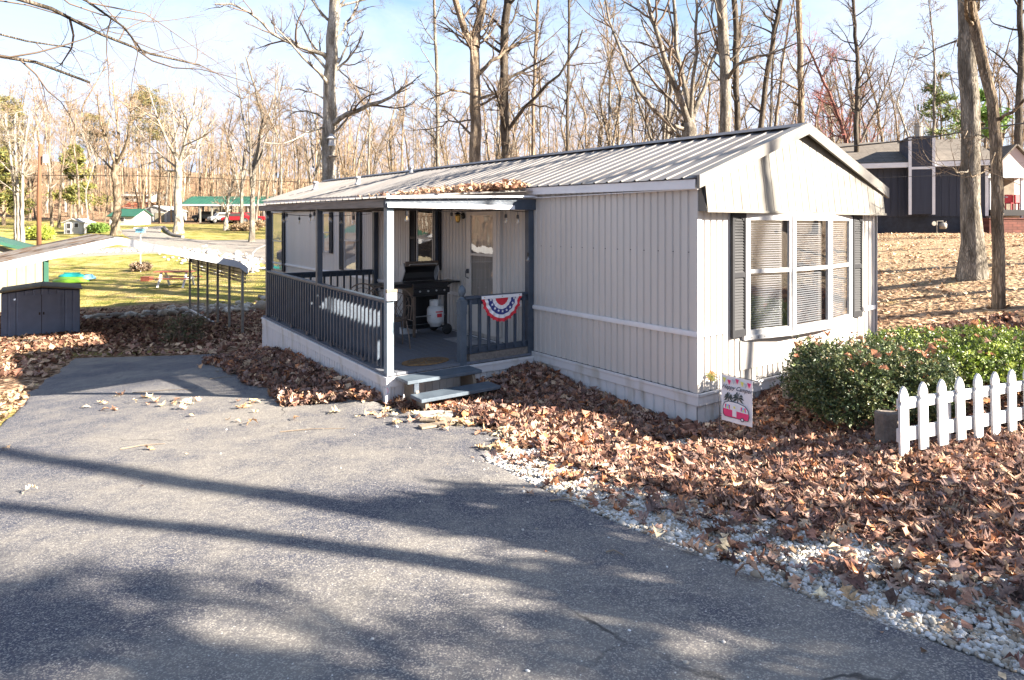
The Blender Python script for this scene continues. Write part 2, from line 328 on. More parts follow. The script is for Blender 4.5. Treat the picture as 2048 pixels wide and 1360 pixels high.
def asphalt_mat(name, dark, light, tan):
    m = bpy.data.materials.new(name); m.use_nodes = True; nt = m.node_tree; b = nt.nodes['Principled BSDF']; L = nt.links
    g = nt.nodes.new('ShaderNodeNewGeometry')
    def noise(sc, det=5, rough=.6, st=None):
        n = nt.nodes.new('ShaderNodeTexNoise'); n.inputs['Scale'].default_value = sc; n.inputs['Detail'].default_value = det; n.inputs['Roughness'].default_value = rough
        if st:
            mp = nt.nodes.new('ShaderNodeMapping'); mp.inputs['Scale'].default_value = st; mp.inputs['Rotation'].default_value = (0, 0, .5); L.new(g.outputs['Position'], mp.inputs[0]); L.new(mp.outputs[0], n.inputs['Vector'])
        else: L.new(g.outputs['Position'], n.inputs['Vector'])
        return n
    def mr(src, a, b_, c=0., d=1.):
        r = nt.nodes.new('ShaderNodeMapRange'); r.inputs[1].default_value = a; r.inputs[2].default_value = b_; r.inputs[3].default_value = c; r.inputs[4].default_value = d; L.new(src, r.inputs[0]); return r.outputs[0]
    def mixc(f, a, b_):
        x = nt.nodes.new('ShaderNodeMix'); x.data_type = 'RGBA'
        L.new(f, x.inputs[0])
        for i, v in ((6, a), (7, b_)):
            if isinstance(v, tuple): x.inputs[i].default_value = (*v, 1)
            else: L.new(v, x.inputs[i])
        return x.outputs[2]
    wear = mr(noise(.45, 9, .75).outputs[0], .42, .58)
    base = mixc(wear, dark, tan)
    fine = nt.nodes.new('ShaderNodeTexVoronoi'); fine.inputs['Scale'].default_value = 150; L.new(g.outputs['Position'], fine.inputs['Vector'])
    sc = nt.nodes.new('ShaderNodeSeparateColor'); L.new(fine.outputs['Color'], sc.inputs[0])
    agg = mr(sc.outputs[0], .62, 1.0)                                        # pale aggregate showing
    c1 = mixc(mr(agg, 0, 1, 0, .75), base, light)
    scratch = mr(noise(3.5, 9, .8, (1, 5, 1)).outputs[0], .56, .70, 0, .45)
    c2 = mixc(scratch, c1, light)
    sp = nt.nodes.new('ShaderNodeTexVoronoi'); sp.inputs['Scale'].default_value = 16; L.new(g.outputs['Position'], sp.inputs['Vector'])
    c3 = mixc(mr(sp.outputs['Distance'], .05, .075, .9, 0), c2, (.6, .6, .58))   # odd white stones
    # cracks: edges of large distorted cells
    dn = noise(1.3, 4); mv = nt.nodes.new('ShaderNodeMix'); mv.data_type = 'VECTOR'; mv.inputs[0].default_value = .35; L.new(g.outputs['Position'], mv.inputs[4]); L.new(dn.outputs['Color'], mv.inputs[5])
    ck = nt.nodes.new('ShaderNodeTexVoronoi'); ck.feature = 'DISTANCE_TO_EDGE'; ck.inputs['Scale'].default_value = .33; L.new(mv.outputs[1], ck.inputs['Vector'])
    ckm = nt.nodes.new('ShaderNodeMath'); ckm.operation = 'MULTIPLY'; L.new(mr(ck.outputs['Distance'], .0008, .003, .8, 0), ckm.inputs[0]); L.new(mr(noise(.45, 3).outputs[0], .56, .62), ckm.inputs[1])
    c4 = mixc(ckm.outputs[0], c3, (.015, .015, .017))
    L.new(c4, b.inputs['Base Color']); b.inputs['Roughness'].default_value = .8; b.inputs['Specular IOR Level'].default_value = .35
    bp = nt.nodes.new('ShaderNodeBump'); bp.inputs['Strength'].default_value = .8; bp.inputs['Distance'].default_value = .006; L.new(sc.outputs[1], bp.inputs['Height'])
    b2 = nt.nodes.new('ShaderNodeBump'); b2.inputs['Strength'].default_value = .5; b2.inputs['Distance'].default_value = .02; L.new(noise(14, 5).outputs[0], b2.inputs['Height']); L.new(bp.outputs[0], b2.inputs['Normal'])
    L.new(b2.outputs[0], b.inputs['Normal']); MATS[name] = m
asphalt_mat('asphalt', (.046, .051, .076), (.40, .375, .33), (.168, .157, .147))
asphalt_mat('old_asphalt', (.19, .175, .16), (.30, .28, .25), (.2, .175, .15))

# driveway: a sheet that follows the ground, with a real edge 3 cm high
dy_ = np.concatenate([np.arange(-9, 1.5, .5), np.arange(1.5, 14.95, .07)]); nu = 110
rows = []
for y in dy_:
    a, b = float(XL(y)), float(XR(y)); u = np.linspace(0, 1, nu); xs = a + (b - a) * u; rows.append(np.stack([xs, np.full(nu, y)], -1))
DV = np.array(rows)
DV[..., 1] = np.minimum(DV[..., 1], YF(DV[..., 0]) + .06 * vnoise(DV[..., 0] * 3, 5))
DZ = hh(DV[..., 0], DV[..., 1]) + .02
edge = np.minimum(np.minimum(DV[..., 0] - DV[:, :1, 0], DV[:, -1:, 0] - DV[..., 0]), YF(DV[..., 0]) - DV[..., 1])
DZ -= .035 * (1 - sm(0, .05, edge))
nr = len(dy_); V = np.concatenate([DV, DZ[..., None]], -1).reshape(-1, 3); idx = np.arange(nr * nu).reshape(nr, nu)
Q = np.stack([idx[:-1, :-1], idx[:-1, 1:], idx[1:, 1:], idx[1:, :-1]], -1).reshape(-1, 4)
np_mesh('driveway', V, Q, 'asphalt', smooth=True, kind='structure')

def ribbon(name, left, right, m, lift=.03, n=60, kind='structure', w=14):
    """a strip between two polylines lying on the ground"""
    def rs(pl, n):
        pl = np.array(pl, float)[:, :2]; s_ = np.concatenate([[0], np.cumsum(np.hypot(*np.diff(pl, axis=0).T))]); t = np.linspace(0, s_[-1], n)
        return np.stack([np.interp(t, s_, pl[:, 0]), np.interp(t, s_, pl[:, 1])], -1)
    A, B = rs(left, n), rs(right, n); u = np.linspace(0, 1, w)[None, :, None]; Pp = A[:, None] * (1 - u) + B[:, None] * u
    Z = hh(Pp[..., 0], Pp[..., 1]) + lift; Z[:, 0] -= lift + .03; Z[:, -1] -= lift + .03
    V = np.concatenate([Pp, Z[..., None]], -1).reshape(-1, 3); idx = np.arange(n * w).reshape(n, w)
    Q = np.stack([idx[:-1, :-1], idx[1:, :-1], idx[1:, 1:], idx[:-1, 1:]], -1).reshape(-1, 4)
    return np_mesh(name, V, Q, m, smooth=True, kind=kind)
gp = lambda *l: [G(*q, y0=26) for q in l]
ribbon('lane', gp((232, 462), (258, 478), (300, 494), (380, 503), (440, 514), (520, 528), (600, 540)), gp((330, 452), (322, 463), (345, 474), (395, 479), (450, 480), (520, 478), (600, 476)), 'old_asphalt', .05)
ribbon('track', gp((60, 520), (180, 514), (300, 508), (420, 510)), gp((60, 502), (180, 498), (300, 492), (420, 497)), 'old_asphalt', .04)

# ---------------------------------------------------------------- leaf litter, gravel, stones (nobody could count them)
_oy = np.array([0, .10, .24, .34, .47, .56, .70, .82, 1.0]); _ox = np.array([.012, .03, .30, .07, .38, .10, .30, .09, .005])
def leaves(name, pts, size, cols, tilt=.6, zup=.02, lod=0, seed=1, mat_='leaf_litter', kind='stuff'):
    r = np.random.default_rng(seed); n = len(pts)
    if lod == 0: oy, ox = _oy, _ox
    elif lod == 1: oy, ox = _oy[[0, 2, 3, 4, 5, 6, 8]], _ox[[0, 2, 3, 4, 5, 6, 8]]
    else: oy, ox = np.array([0, .5, 1.]), np.array([.05, .33, .05])
    k = len(oy); x = np.stack([-ox, 0 * ox, ox], 1); y = np.stack([oy] * 3, 1) - .5           # (k,3)
    s = size * r.uniform(.6, 1.35, (n, 1, 1)); wd = r.uniform(.9, 1.45, (n, 1, 1))
    c1 = r.uniform(-1.2, 2.2, (n, 1, 1)); c2 = r.uniform(-1.5, 1.9, (n, 1, 1)); c3 = r.uniform(-1.9, 1.9, (n, 1, 1)); asy = r.uniform(-.15, .15, (n, 1, 1))
    X = x[None] * wd + asy * np.sin(y[None] * 6) * .4; Y = y[None] + 0 * X; Z = c1 * X ** 2 + c2 * Y ** 2 + c3 * X * Y + .05 * r.standard_normal((n, k, 3)) * (lod < 2)
    L_ = np.stack([X * s, Y * s, Z * s], -1).reshape(n, -1, 3)
    az = r.uniform(0, 2 * np.pi, n); tl = np.abs(r.normal(0, tilt, n)); ta = r.uniform(0, 2 * np.pi, n)
    ax = np.stack([np.cos(ta), np.sin(ta), 0 * ta], -1); ct, st_ = np.cos(tl), np.sin(tl)
    Rz = np.zeros((n, 3, 3)); Rz[:, 0, 0] = np.cos(az); Rz[:, 0, 1] = -np.sin(az); Rz[:, 1, 0] = np.sin(az); Rz[:, 1, 1] = np.cos(az); Rz[:, 2, 2] = 1
    K = np.zeros((n, 3, 3)); K[:, 0, 2] = ax[:, 1]; K[:, 1, 2] = -ax[:, 0]; K[:, 2, 0] = -ax[:, 1]; K[:, 2, 1] = ax[:, 0]
    Rt = np.eye(3)[None] + st_[:, None, None] * K + (1 - ct)[:, None, None] * (K @ K)
    M = Rt @ Rz; Vv = np.einsum('nij,nkj->nki', M, L_)
    lo = Vv[..., 2].min(1, keepdims=True); Vv[..., 2] -= lo * .85
    Vv += pts[:, None, :]; Vv[..., 2] += r.uniform(0, zup, (n, 1))
    cc = np.array(cols)[r.integers(0, len(cols), n)] * r.uniform(.7, 1.45, (n, 1)) * np.where(r.random((n, 1)) < .12, .55, 1.25); cc = np.repeat(cc, k * 3, axis=0)
    f = []
    for i in range(k - 1):
        for j in range(2): f.append((i * 3 + j, i * 3 + j + 1, (i + 1) * 3 + j + 1, (i + 1) * 3 + j))
    f = np.array(f); Fq = (f[None] + (np.arange(n) * k * 3)[:, None, None]).reshape(-1, 4)
    return np_mesh(name, Vv.reshape(-1, 3), Fq, mat_, col=cc, kind=kind)
attr_mat('leaf_litter', .85, .35, 60, .12, .08); attr_mat('stone', .85, .2, 25, 0, .3)
BR = [(.17, .085, .060), (.23, .125, .088), (.28, .165, .118), (.33, .215, .15), (.12, .065, .05), (.20, .11, .08), (.26, .165, .13), (.40, .29, .20), (.38, .17, .085), (.30, .205, .165), (.16, .09, .075), (.22, .15, .125), (.19, .13, .115), (.14, .095, .08)]
TN = [(.36, .24, .16), (.44, .31, .2), (.3, .19, .12), (.5, .38, .25), (.24, .15, .1)]
def homexy(x, y): return (x - HOME[0]) * cH + (y - HOME[1]) * sH, -(x - HOME[0]) * sH + (y - HOME[1]) * cH
def scatter(n, x0, x1, y0, y1, dens, seed=3):
    r = np.random.default_rng(seed); x = r.uniform(x0, x1, n); y = r.uniform(y0, y1, n); lx, ly = homexy(x, y)
    d = dens(x, y, lx, ly); inside = ((lx > -.03) & (lx < 4.3) & (ly > -.04) & (ly < 18.3)) | ((lx > -2.48) & (lx < 0) & (ly > 3.0) & (ly < 9.25)); d = np.where(inside, 0, d)
    k = r.random(n) < d; x, y = x[k], y[k]; return np.stack([x, y, hh(x, y)], -1)
def dens_front(x, y, lx, ly):
    e = x - XR(y); band = np.interp(y, [2, 3.3, 4.5, 6, 7], [1.4, 1.12, .75, .42, .26]) + .22 * pnoise(x, y, 3.2)
    d = sm(0, .35, e - band) * .97 + .04 + .10 * sm(.1, .6, e)
    d = d * (1 - .55 * sm(.35, .75, pnoise(x, y, 2.1)) * (y < 7)); d = np.where(np.exp(-(((x - 1.75) / .8) ** 2 + ((y - 6.62) / .26) ** 2)) > .45, .12, d)
    d = np.where(np.exp(-(((x - 4.1) / .5) ** 2 + ((y - 4.2) / .32) ** 2)) > .5, .15, d)
    return d * (e > .0) * (y < 9.8)
leaves('leaf_litter', scatter(38000, -.6, 6.0, 1.9, 5.6, dens_front, 3), .098, BR, .38, .015, 0, 11)
leaves('leaf_litter', scatter(34000, -1.2, 8.5, 5.6, 9.9, dens_front, 4), .10, BR, .42, .025, 1, 12)
leaves('leaf_litter', scatter(16000, -.6, 7.0, 1.9, 9.0, dens_front, 23), .055, TN + BR[:6], .35, .035, 2, 24)
def dens_nook(x, y, lx, ly): return ((lx < -.02) & (ly > -.2) & (ly < 3.0) & (x > XR(y) + .12 * pnoise(x, y, 5))) * 1.
leaves('leaf_litter', scatter(15000, -1.9, 2.4, 6.4, 10.0, dens_nook, 5), .118, BR, .5, .03, 1, 13)
def dens_side(x, y, lx, ly):
    w = .95 + .25 * pnoise(x, y, 2.5); return ((lx < -2.46) & (ly > 3.15) & (lx > -2.46 - w * np.clip((ly - 2.9) / 1.2, .2, 1)) & (ly < 9.8)) * 1.
leaves('leaf_litter', scatter(30000, -7.0, -1.3, 8.0, 15, dens_side, 6), .125, BR, .65, .06, 1, 14)
def dens_back(x, y, lx, ly):
    d = (y > YF(x) + .05 + .25 * pnoise(x, y, 2)) | (x < XL(y) - .1); px = CX + F * x / y
    d = d * (1 - .8 * np.exp(-(((x + 9.4 + .35 * (y - 13)) / 3.) ** 2 + ((y - 15.7) / .45) ** 2))) * (.35 + .65 * sm(16, 18, y + .1 * x)) * (1 - .85 * sm(22.4, 23.6, y + .6 * pnoise(x, y, .8))); return d * (y < 30)
leaves('leaf_litter', scatter(36000, -22, -2.5, 12.5, 25.5, dens_back, 7), .15, BR[:7] + TN[:2], .5, .04, 2, 15)
leaves('leaf_litter', scatter(2200, -8.8, -5.6, 6.5, 14.5, lambda x, y, lx, ly: (x < XL(y) + .06 * pnoise(x, y, 6)) * .9, 8), .10, TN + [(.55, .42, .2)], .5, .03, 1, 16)
leaves('leaf_litter', scatter(30000, 4.5, 24, 8, 29, lambda x, y, lx, ly: (.24 + .45 * pnoise(x, y, .9)) * (lx > 4.35), 9), .095, TN + [(.5, .4, .28)], .3, .015, 2, 17)
# strays on the asphalt
r_ = np.random.default_rng(21); sx, sy = [], []
for a, b, w in [((-1.9, 8.1), (-.3, 7.3), .5), ((-.8, 7.6), (.2, 6.7), .4), ((-6, 9.4), (-3, 8.4), .9), ((-.2, 6.2), (.2, 6.8), .2), ((-5.5, 12), (-3, 9.5), .6)]:
    t = r_.random(34); sx += list(a[0] + (b[0] - a[0]) * t + r_.normal(0, w * .4, 34)); sy += list(a[1] + (b[1] - a[1]) * t + r_.normal(0, w * .4, 34))
for q in ((1315, 1080), (1385, 1112), (1420, 1102), (1445, 1112), (1060, 1000), (1180, 1015), (1590, 1185), (1640, 1205), (1700, 1215), (1740, 1250), (1500, 1165), (300, 905), (60, 990), (12, 905), (668, 830), (590, 845)):
    p = G(*q); sx.append(p[0]); sy.append(p[1])
sx, sy = np.array(sx), np.array(sy); leaves('leaf_litter', np.stack([sx, sy, hh(sx, sy) + .022], -1), .12, [(.5, .34, .2), (.46, .27, .15), (.36, .22, .15), (.55, .45, .3)], .3, .01, 0, 18)

def stones(name, pts, size, cols, seed=1, flat=.75, kind='stuff', smooth=False):
    r = np.random.default_rng(seed); n = len(pts); g = (1 + 5 ** .5) / 2
    iv = np.array([(-1, g, 0), (1, g, 0), (-1, -g, 0), (1, -g, 0), (0, -1, g), (0, 1, g), (0, -1, -g), (0, 1, -g), (g, 0, -1), (g, 0, 1), (-g, 0, -1), (-g, 0, 1)], float) / 1.9
    it = np.array([(0, 11, 5), (0, 5, 1), (0, 1, 7), (0, 7, 10), (0, 10, 11), (1, 5, 9), (5, 11, 4), (11, 10, 2), (10, 7, 6), (7, 1, 8), (3, 9, 4), (3, 4, 2), (3, 2, 6), (3, 6, 8), (3, 8, 9), (4, 9, 5), (2, 4, 11), (6, 2, 10), (8, 6, 7), (9, 8, 1)])
    s = size * np.exp(r.normal(0, .32, (n, 1, 1))); Vv = iv[None] * (1 + r.normal(0, .16, (n, 12, 1))) * s * r.uniform(.65, 1.25, (n, 1, 3))
    az = r.uniform(0, 6.28, n); c_, s_ = np.cos(az), np.sin(az); x = Vv[..., 0] * c_[:, None] - Vv[..., 1] * s_[:, None]; y = Vv[..., 0] * s_[:, None] + Vv[..., 1] * c_[:, None]
    Vv = np.stack([x, y, Vv[..., 2] * flat], -1) + pts[:, None, :]; Vv[..., 2] += (s[:, 0, 0] * .35)[:, None]
    cc = np.array(cols)[r.integers(0, len(cols), n)] * r.uniform(.8, 1.1, (n, 1)); cc = np.repeat(cc, 12, axis=0)
    return np_mesh(name, Vv.reshape(-1, 3), (it[None] + (np.arange(n) * 12)[:, None, None]).reshape(-1, 3), 'stone', col=cc, kind=kind)
WH = [(.30, .24, .18), (.38, .33, .27), (.60, .59, .56), (.50, .48, .44), (.66, .65, .64), (.42, .39, .34), (.54, .52, .49), (.32, .27, .21), (.62, .62, .62)]
def dens_gr(x, y, lx, ly):
    e = x - XR(y); w = np.interp(y, [2, 3.3, 4.5, 6, 7], [2.0, 1.55, 1.05, .65, .45]) + .25 * pnoise(x, y, 3.2)
    d = sm(1.0, .75, e / w) * (e > -.01) * (y < 7.1)
    d = np.maximum(d, 1. * (np.exp(-(((x - 1.75) / .8) ** 2 + ((y - 6.62) / .26) ** 2)) > .4)); d = np.maximum(d, 1. * (np.exp(-(((x - 4.1) / .5) ** 2 + ((y - 4.2) / .32) ** 2)) > .45)); return d
stones('gravel', scatter(150000, -.5, 5.2, 2.0, 7.2, dens_gr, 31), .0108, WH, 2)
q = scatter(900, -.5, 2.6, 2.0, 7, lambda x, y, lx, ly: (x < XR(y) + .02) * np.exp(-(XR(y) - x) * 9), 33); q[:, 2] += .016; stones('gravel', q, .007, WH[2:6], 4)
leaves('leaf_litter', scatter(900, -6, 2.6, 2.0, 13, lambda x, y, lx, ly: (x < XR(y) + .02) * (x > XL(y)) * (y < YF(x)) * np.maximum(np.exp(-(XR(y) - x) * 5), .035), 34) + [0, 0, .021], .03, TN + BR[:4], .25, .004, 2, 35)
q = scatter(420, -6, 2.2, 2.0, 9, lambda x, y, lx, ly: (x < XR(y) - .02) * np.exp(-(XR(y) - x) * .8), 32); q[:, 2] += .018; stones('gravel', q, .008, WH, 3)

# ================================================================ THE HOME
mat('siding', (.50, .475, .45), .45, .12, 1.3, .05, 30, col2=(.46, .435, .41), stretch=(1.6, 1.6, .16))
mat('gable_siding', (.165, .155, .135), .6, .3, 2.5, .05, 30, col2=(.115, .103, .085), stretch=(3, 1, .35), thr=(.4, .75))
mat('skirting', (.58, .57, .58), .5, .1, 4, .04, 30, col2=(.44, .42, .39), stretch=(1.5, 1.5, .5), thr=(.5, .72))
mat('white_trim', (.66, .66, .68), .4, .08, 4)
mat('roof_metal', (.165, .158, .155), .45, .3, 1.1, .06, 12, metal=.1, col2=(.125, .115, .11), stretch=(.5, 3, 1))
mat('rake_metal', (.19, .18, .165), .4, .25, 3, metal=.2)
mat('dark_metal', (.07, .07, .08), .4, .2, 10)
mat('slate_paint', (.052, .070, .098), .42, .25, 6, .25, 25, col2=(.036, .05, .072)); mat('pale_paint', (.15, .20, .24), .5, .25, 6, .2, 25, col2=(.12, .155, .19)); mat('step_paint', (.085, .11, .14), .5, .25, 6, .25, 25, col2=(.06, .08, .105))
mat('slate_deck', (.11, .125, .165), .7, .35, 3, .4, 40, col2=(.12, .125, .14), stretch=(1, 6, 1))
mat('grey_wood', (.21, .185, .165), .8, .35, 4, .4, 40, stretch=(8, .6, 8))
mat('brown_wood', (.24, .19, .14), .8, .35, 5, .4, 40)
mat('shutter_paint', (.022, .023, .027), .6, .15, 6, .05, spec=.2)
mat('alu', (.40, .40, .41), .4, .15, 20, metal=.1)
mat('dark_room', (.045, .042, .04), .8, .3, 3)
mat('curtain_or_backing', (.34, .31, .28), .9, .3, 3, stretch=(12, 12, .6))
mat('blind', (.13, .14, .16), .55, .1, 4)
mat('door_paint', (.60, .56, .52), .45, .08, 3)
glass_mat('glass', .16); glass_mat('porch_glass', .12)
home = thing('mobile_home', 'long grey ribbed metal home with shutters and a triple window in its end', 'mobile home', HOME, HROT)
W, Ln = 4.27, 18.3
def ze(y): return 2.80 + .30 * max(0, y) / Ln            # eave and ridge heights along the home
def zr(y): return 3.59 + .30 * max(0, y) / Ln
def ribs(t0, t1, pitch, depth, w=.35, first=0):
    out = [(t0, 0)]; t = t0 + first
    while t < t1 - pitch * .5:
        for f, d in ((1 - w, 0), (1 - w * .72, -depth), (1 - w * .28, -depth), (1, 0)): out.append((min(t + pitch * f, t1), d))
        t += pitch
    out.append((t1, 0)); return out
def ribwall(mb, plane, at_, sgn, t0, t1, z0, z1, pitch=.115, depth=.017, w=.34, tilt=None):
    pr = ribs(t0, t1, pitch, depth, w); n = len(mb.v)
    for t, d in pr:
        for z in (z0, z1):
            zz = z(t) if callable(z) else z; o_ = at_ + sgn * d + (tilt(zz) if tilt else 0); mb.v.append((o_, t, zz) if plane == 'x' else (t, o_, zz))
    for i in range(len(pr) - 1): mb.f.append((n + 2 * i, n + 2 * i + 1, n + 2 * i + 3, n + 2 * i + 2))
    return mb
b = MB(); b.box(.03, W - .03, .03, Ln - .03, .3, 2.8); b.build('dark_core', 'dark_room', home)
b = MB(); ribwall(b, 'x', 0, -1, .03, Ln, .34, lambda t: ze(t) - .06); ribwall(b, 'y', 0, -1, .03, W - .03, .34, 2.76)
ribwall(b, 'x', W, 1, .03, Ln, .34, lambda t: ze(t) - .06); ribwall(b, 'y', Ln, 1, .0, W, .34, lambda t: ze(Ln) + (zr(Ln) - ze(Ln)) * (1 - abs(t - W / 2) / (W / 2)) - .05)
b.build('wall', 'siding', home)
b = MB()
for y in np.arange(.12, 2.95, .23): MB().lathe([(.007, -.006), (.007, .001)], (0, y, 1.955), 6, 'x').build('screw', 'dark_metal', home)

# corner posts, belt rail, skirt band
b = MB()
for x, y in ((0, 0), (W, 0), (0, Ln), (W, Ln)):
    sx_, sy_ = (-1 if x == 0 else 1), (-1 if y == 0 else 1)
    b = MB().box(min(x - .004 * sx_, x + .016 * sx_) , max(x - .05 * sx_, x + .016 * sx_), min(y + .016 * sy_, y - .05 * sy_), max(y + .016 * sy_, y - .05 * sy_), .34, 2.76).build('corner_trim', 'siding', home)
b = MB()
def belt(y0, y1): b.box(-.028, 0, y0, y1, .985, 1.045); b.box(-.034, -.028, y0, y1, 1.0, 1.03)
belt(-.028, 3.9); belt(5.02, Ln); b.box(W, W + .028, .06, Ln, .985, 1.045)
b.box(.0, .50, -.028, 0, .985, 1.045); b.box(3.86, W - .06, -.028, 0, .985, 1.045); b.build('belt_rail', 'white_trim', home)
b = MB()
for (x0, x1, y0, y1) in ((-.035, -.005, -.035, Ln), (-.035 + .03, W + .035, -.035, -.005), (W + .005, W + .035, -.005, Ln)):
    b.box(x0, x1, y0, y1, .20, .335)
    if x1 - x0 < .1: b.box(x0 - .012 if x0 < 0 else x1, x0 if x0 < 0 else x1 + .012, y0 - .012, y1, .305, .34)
    else: b.box(x0, x1, y0 - .012, y0, .305, .34)
b.build('skirt_band', 'skirting', home, bevel=.004)
b = MB(); ribwall(b, 'x', -.012, -1, .0, Ln, -1.0, .21, .165, .016, .25); ribwall(b, 'y', -.012, -1, -.012, W + .012, -.5, .21, .165, .016, .25); ribwall(b, 'x', W + .012, 1, 0, Ln, -.5, .21, .165, .016, .25)
b.box(.02, W - .02, .02, Ln - .02, -1.0, .19); b.build('skirting', 'skirting', home)
# dents stamped in the skirting of every third panel
b = MB()
for y in np.arange(.33, 3.0, .495):
    b = MB()
    for k in range(9):
        z = .17 - k * .022
        for j in range(3): b.box(-.018, -.0125, y + .02 + j * .03, y + .034 + j * .03, z - .012 + .006 * j, z - .003 + .006 * j)
    b.box(-.0135, -.0122, y + .015, y + .11, -.04, .175)
    b.build('stamped_vent', 'skirting', home)
# roof: ribbed metal sheets, ridge cap, fascia, rake boards
OV = .12
def slope_pt(x, y, d=0.0):
    if x <= W / 2: t = (x + OV) / (W / 2 + OV)
    else: t = (W + OV - x) / (W / 2 + OV)
    return (x, y, ze(y) + (zr(y) - ze(y)) * t + d)
def roofsheet(xe, xr):
    b = MB(); pr = []; y = -.10
    while y < Ln + .1:
        pr += [(y, 0), (y + .20, 0), (y + .210, .016), (y + .235, .016), (y + .245, 0)]; y += .245
    n = 0
    for yy, d in pr:
        b.v.append(slope_pt(xe, yy, d)); b.v.append(slope_pt((xe + xr) / 2, yy, d)); b.v.append(slope_pt(xr, yy, d))
    for i in range(len(pr) - 1):
        for j in range(2): b.f.append((3 * i + j, 3 * i + j + 1, 3 * i + j + 4, 3 * i + j + 3))
    return b
for xe in (-OV, W + OV): roofsheet(xe, W / 2).build('roof', 'roof_metal', home, solid=.004)
b = MB()
for s_ in (-1, 1):
    b.quad((W / 2, -.10, zr(0) + .045), (W / 2, Ln + .1, zr(Ln) + .045), (W / 2 + s_ * .16, Ln + .1, zr(Ln) - .018), (W / 2 + s_ * .16, -.10, zr(0) - .018))
b.build('ridge_cap', 'dark_metal', home, solid=.003)
b = MB()
b.prism([(-.115, ze(0) - .115), (-.095, ze(0) - .115), (-.095, ze(0) - .012), (-.115, ze(0) - .012)], 'y', -.06, -.055)
for x0, x1 in ((-.10, -.08), (W + .08, W + .10)):
    n = len(b.v); b.v += [(x0, -.06, ze(0) - .12), (x1, -.06, ze(0) - .12), (x1, -.06, ze(0) - .012), (x0, -.06, ze(0) - .012), (x0, Ln, ze(Ln) - .12), (x1, Ln, ze(Ln) - .12), (x1, Ln, ze(Ln) - .012), (x0, Ln, ze(Ln) - .012)]
    b.f += [tuple(n + i for i in q_) for q_ in ((0, 1, 2, 3), (4, 7, 6, 5), (0, 4, 5, 1), (1, 5, 6, 2), (2, 6, 7, 3), (3, 7, 4, 0))]
b.box(-.08, 0, -.04, Ln, ze(0) - .125, ze(0) - .115); b.build('fascia', 'white_trim', home)
b = MB()
for s_ in (-1, 1):
    xe = -OV - .01 if s_ < 0 else W + OV + .01
    for y0, y1, dz0, dz1 in ((-.135, -.10, -.115, .03), (-.135, .02, .03, .036)):
        A_ = slope_pt(xe, y0); B_ = slope_pt(W / 2, y0); n = len(b.v)
        for (p, zz) in ((A_, dz0), (B_, dz0), (B_, dz1), (A_, dz1)):
            for yy in (y0, y1): b.v.append((p[0], yy, p[2] + zz))
        b.f += [(n, n + 2, n + 4, n + 6), (n + 1, n + 7, n + 5, n + 3), (n, n + 1, n + 3, n + 2), (n + 4, n + 5, n + 7, n + 6), (n, n + 6, n + 7, n + 1), (n + 2, n + 3, n + 5, n + 4)]
b.build('rake_trim', 'rake_metal', home)
# flared gable panel
gt = lambda t: (slope_pt(t, 0)[2] - .012)
tilt = lambda z: -.015 - .125 * (3.5 - z) / (3.5 - 2.43)
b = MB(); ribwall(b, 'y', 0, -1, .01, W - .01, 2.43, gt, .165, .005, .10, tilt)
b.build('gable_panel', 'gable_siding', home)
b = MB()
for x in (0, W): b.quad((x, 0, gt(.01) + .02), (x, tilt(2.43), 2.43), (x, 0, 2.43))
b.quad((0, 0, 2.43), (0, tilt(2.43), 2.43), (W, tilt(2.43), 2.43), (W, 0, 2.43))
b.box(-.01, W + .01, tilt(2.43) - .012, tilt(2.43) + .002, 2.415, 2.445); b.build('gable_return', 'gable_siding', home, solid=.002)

def shutter(parent, cx, cz, w, hgt, plane='x', at_=-.02, n=None):
    """louvered panel with an arched head; plane 'x' faces -x, plane 'y' faces -y"""
    b = MB(); f_ = .035
    def put(t0, t1, z0, z1, d0, d1):
        if plane == 'x': b.box(at_ - d1, at_ - d0, cx + t0, cx + t1, cz + z0, cz + z1)
        else: b.box(cx + t0, cx + t1, at_ - d1, at_ - d0, cz + z0, cz + z1)
    put(-w / 2, -w / 2 + f_, -hgt / 2, hgt / 2, 0, .03); put(w / 2 - f_, w / 2, -hgt / 2, hgt / 2, 0, .03)
    put(-w / 2 + f_, w / 2 - f_, -hgt / 2, -hgt / 2 + .09, 0, .03); put(-w / 2 + f_, w / 2 - f_, hgt / 2 - .05, hgt / 2, 0, .03); put(-w / 2 + f_, w / 2 - f_, -.03, .03, 0, .03)
    put(-w / 2 + f_, w / 2 - f_, -hgt / 2 + .09, hgt / 2 - .05, 0, .006)
    m_ = 6
    for i in range(m_):                                             # arch under the top rail
        t0 = -w / 2 + f_ + (w - 2 * f_) * i / m_; t1 = -w / 2 + f_ + (w - 2 * f_) * (i + 1) / m_; u = abs((t0 + t1) / 2) / (w / 2 - f_)
        put(t0, t1, hgt / 2 - .05 - .05 * u * u - .003, hgt / 2 - .05, .006, .026)
    for z0, z1 in ((-hgt / 2 + .09, -.03), (.03, hgt / 2 - .06)):
        k = max(4, int((z1 - z0) / .034))
        for i in range(k):
            za = z0 + (z1 - z0) * i / k; zb = za + (z1 - z0) / k * .9
            t0, t1 = -w / 2 + f_, w / 2 - f_
            if plane == 'x': b.quad((at_ - .024, cx + t0, cz + za), (at_ - .024, cx + t1, cz + za), (at_ - .008, cx + t1, cz + zb), (at_ - .008, cx + t0, cz + zb))
            else: b.quad((cx + t0, at_ - .024, cz + za), (cx + t1, at_ - .024, cz + za), (cx + t1, at_ - .008, cz + zb), (cx + t0, at_ - .008, cz + zb))
    return b.build('shutter', 'shutter_paint', parent)

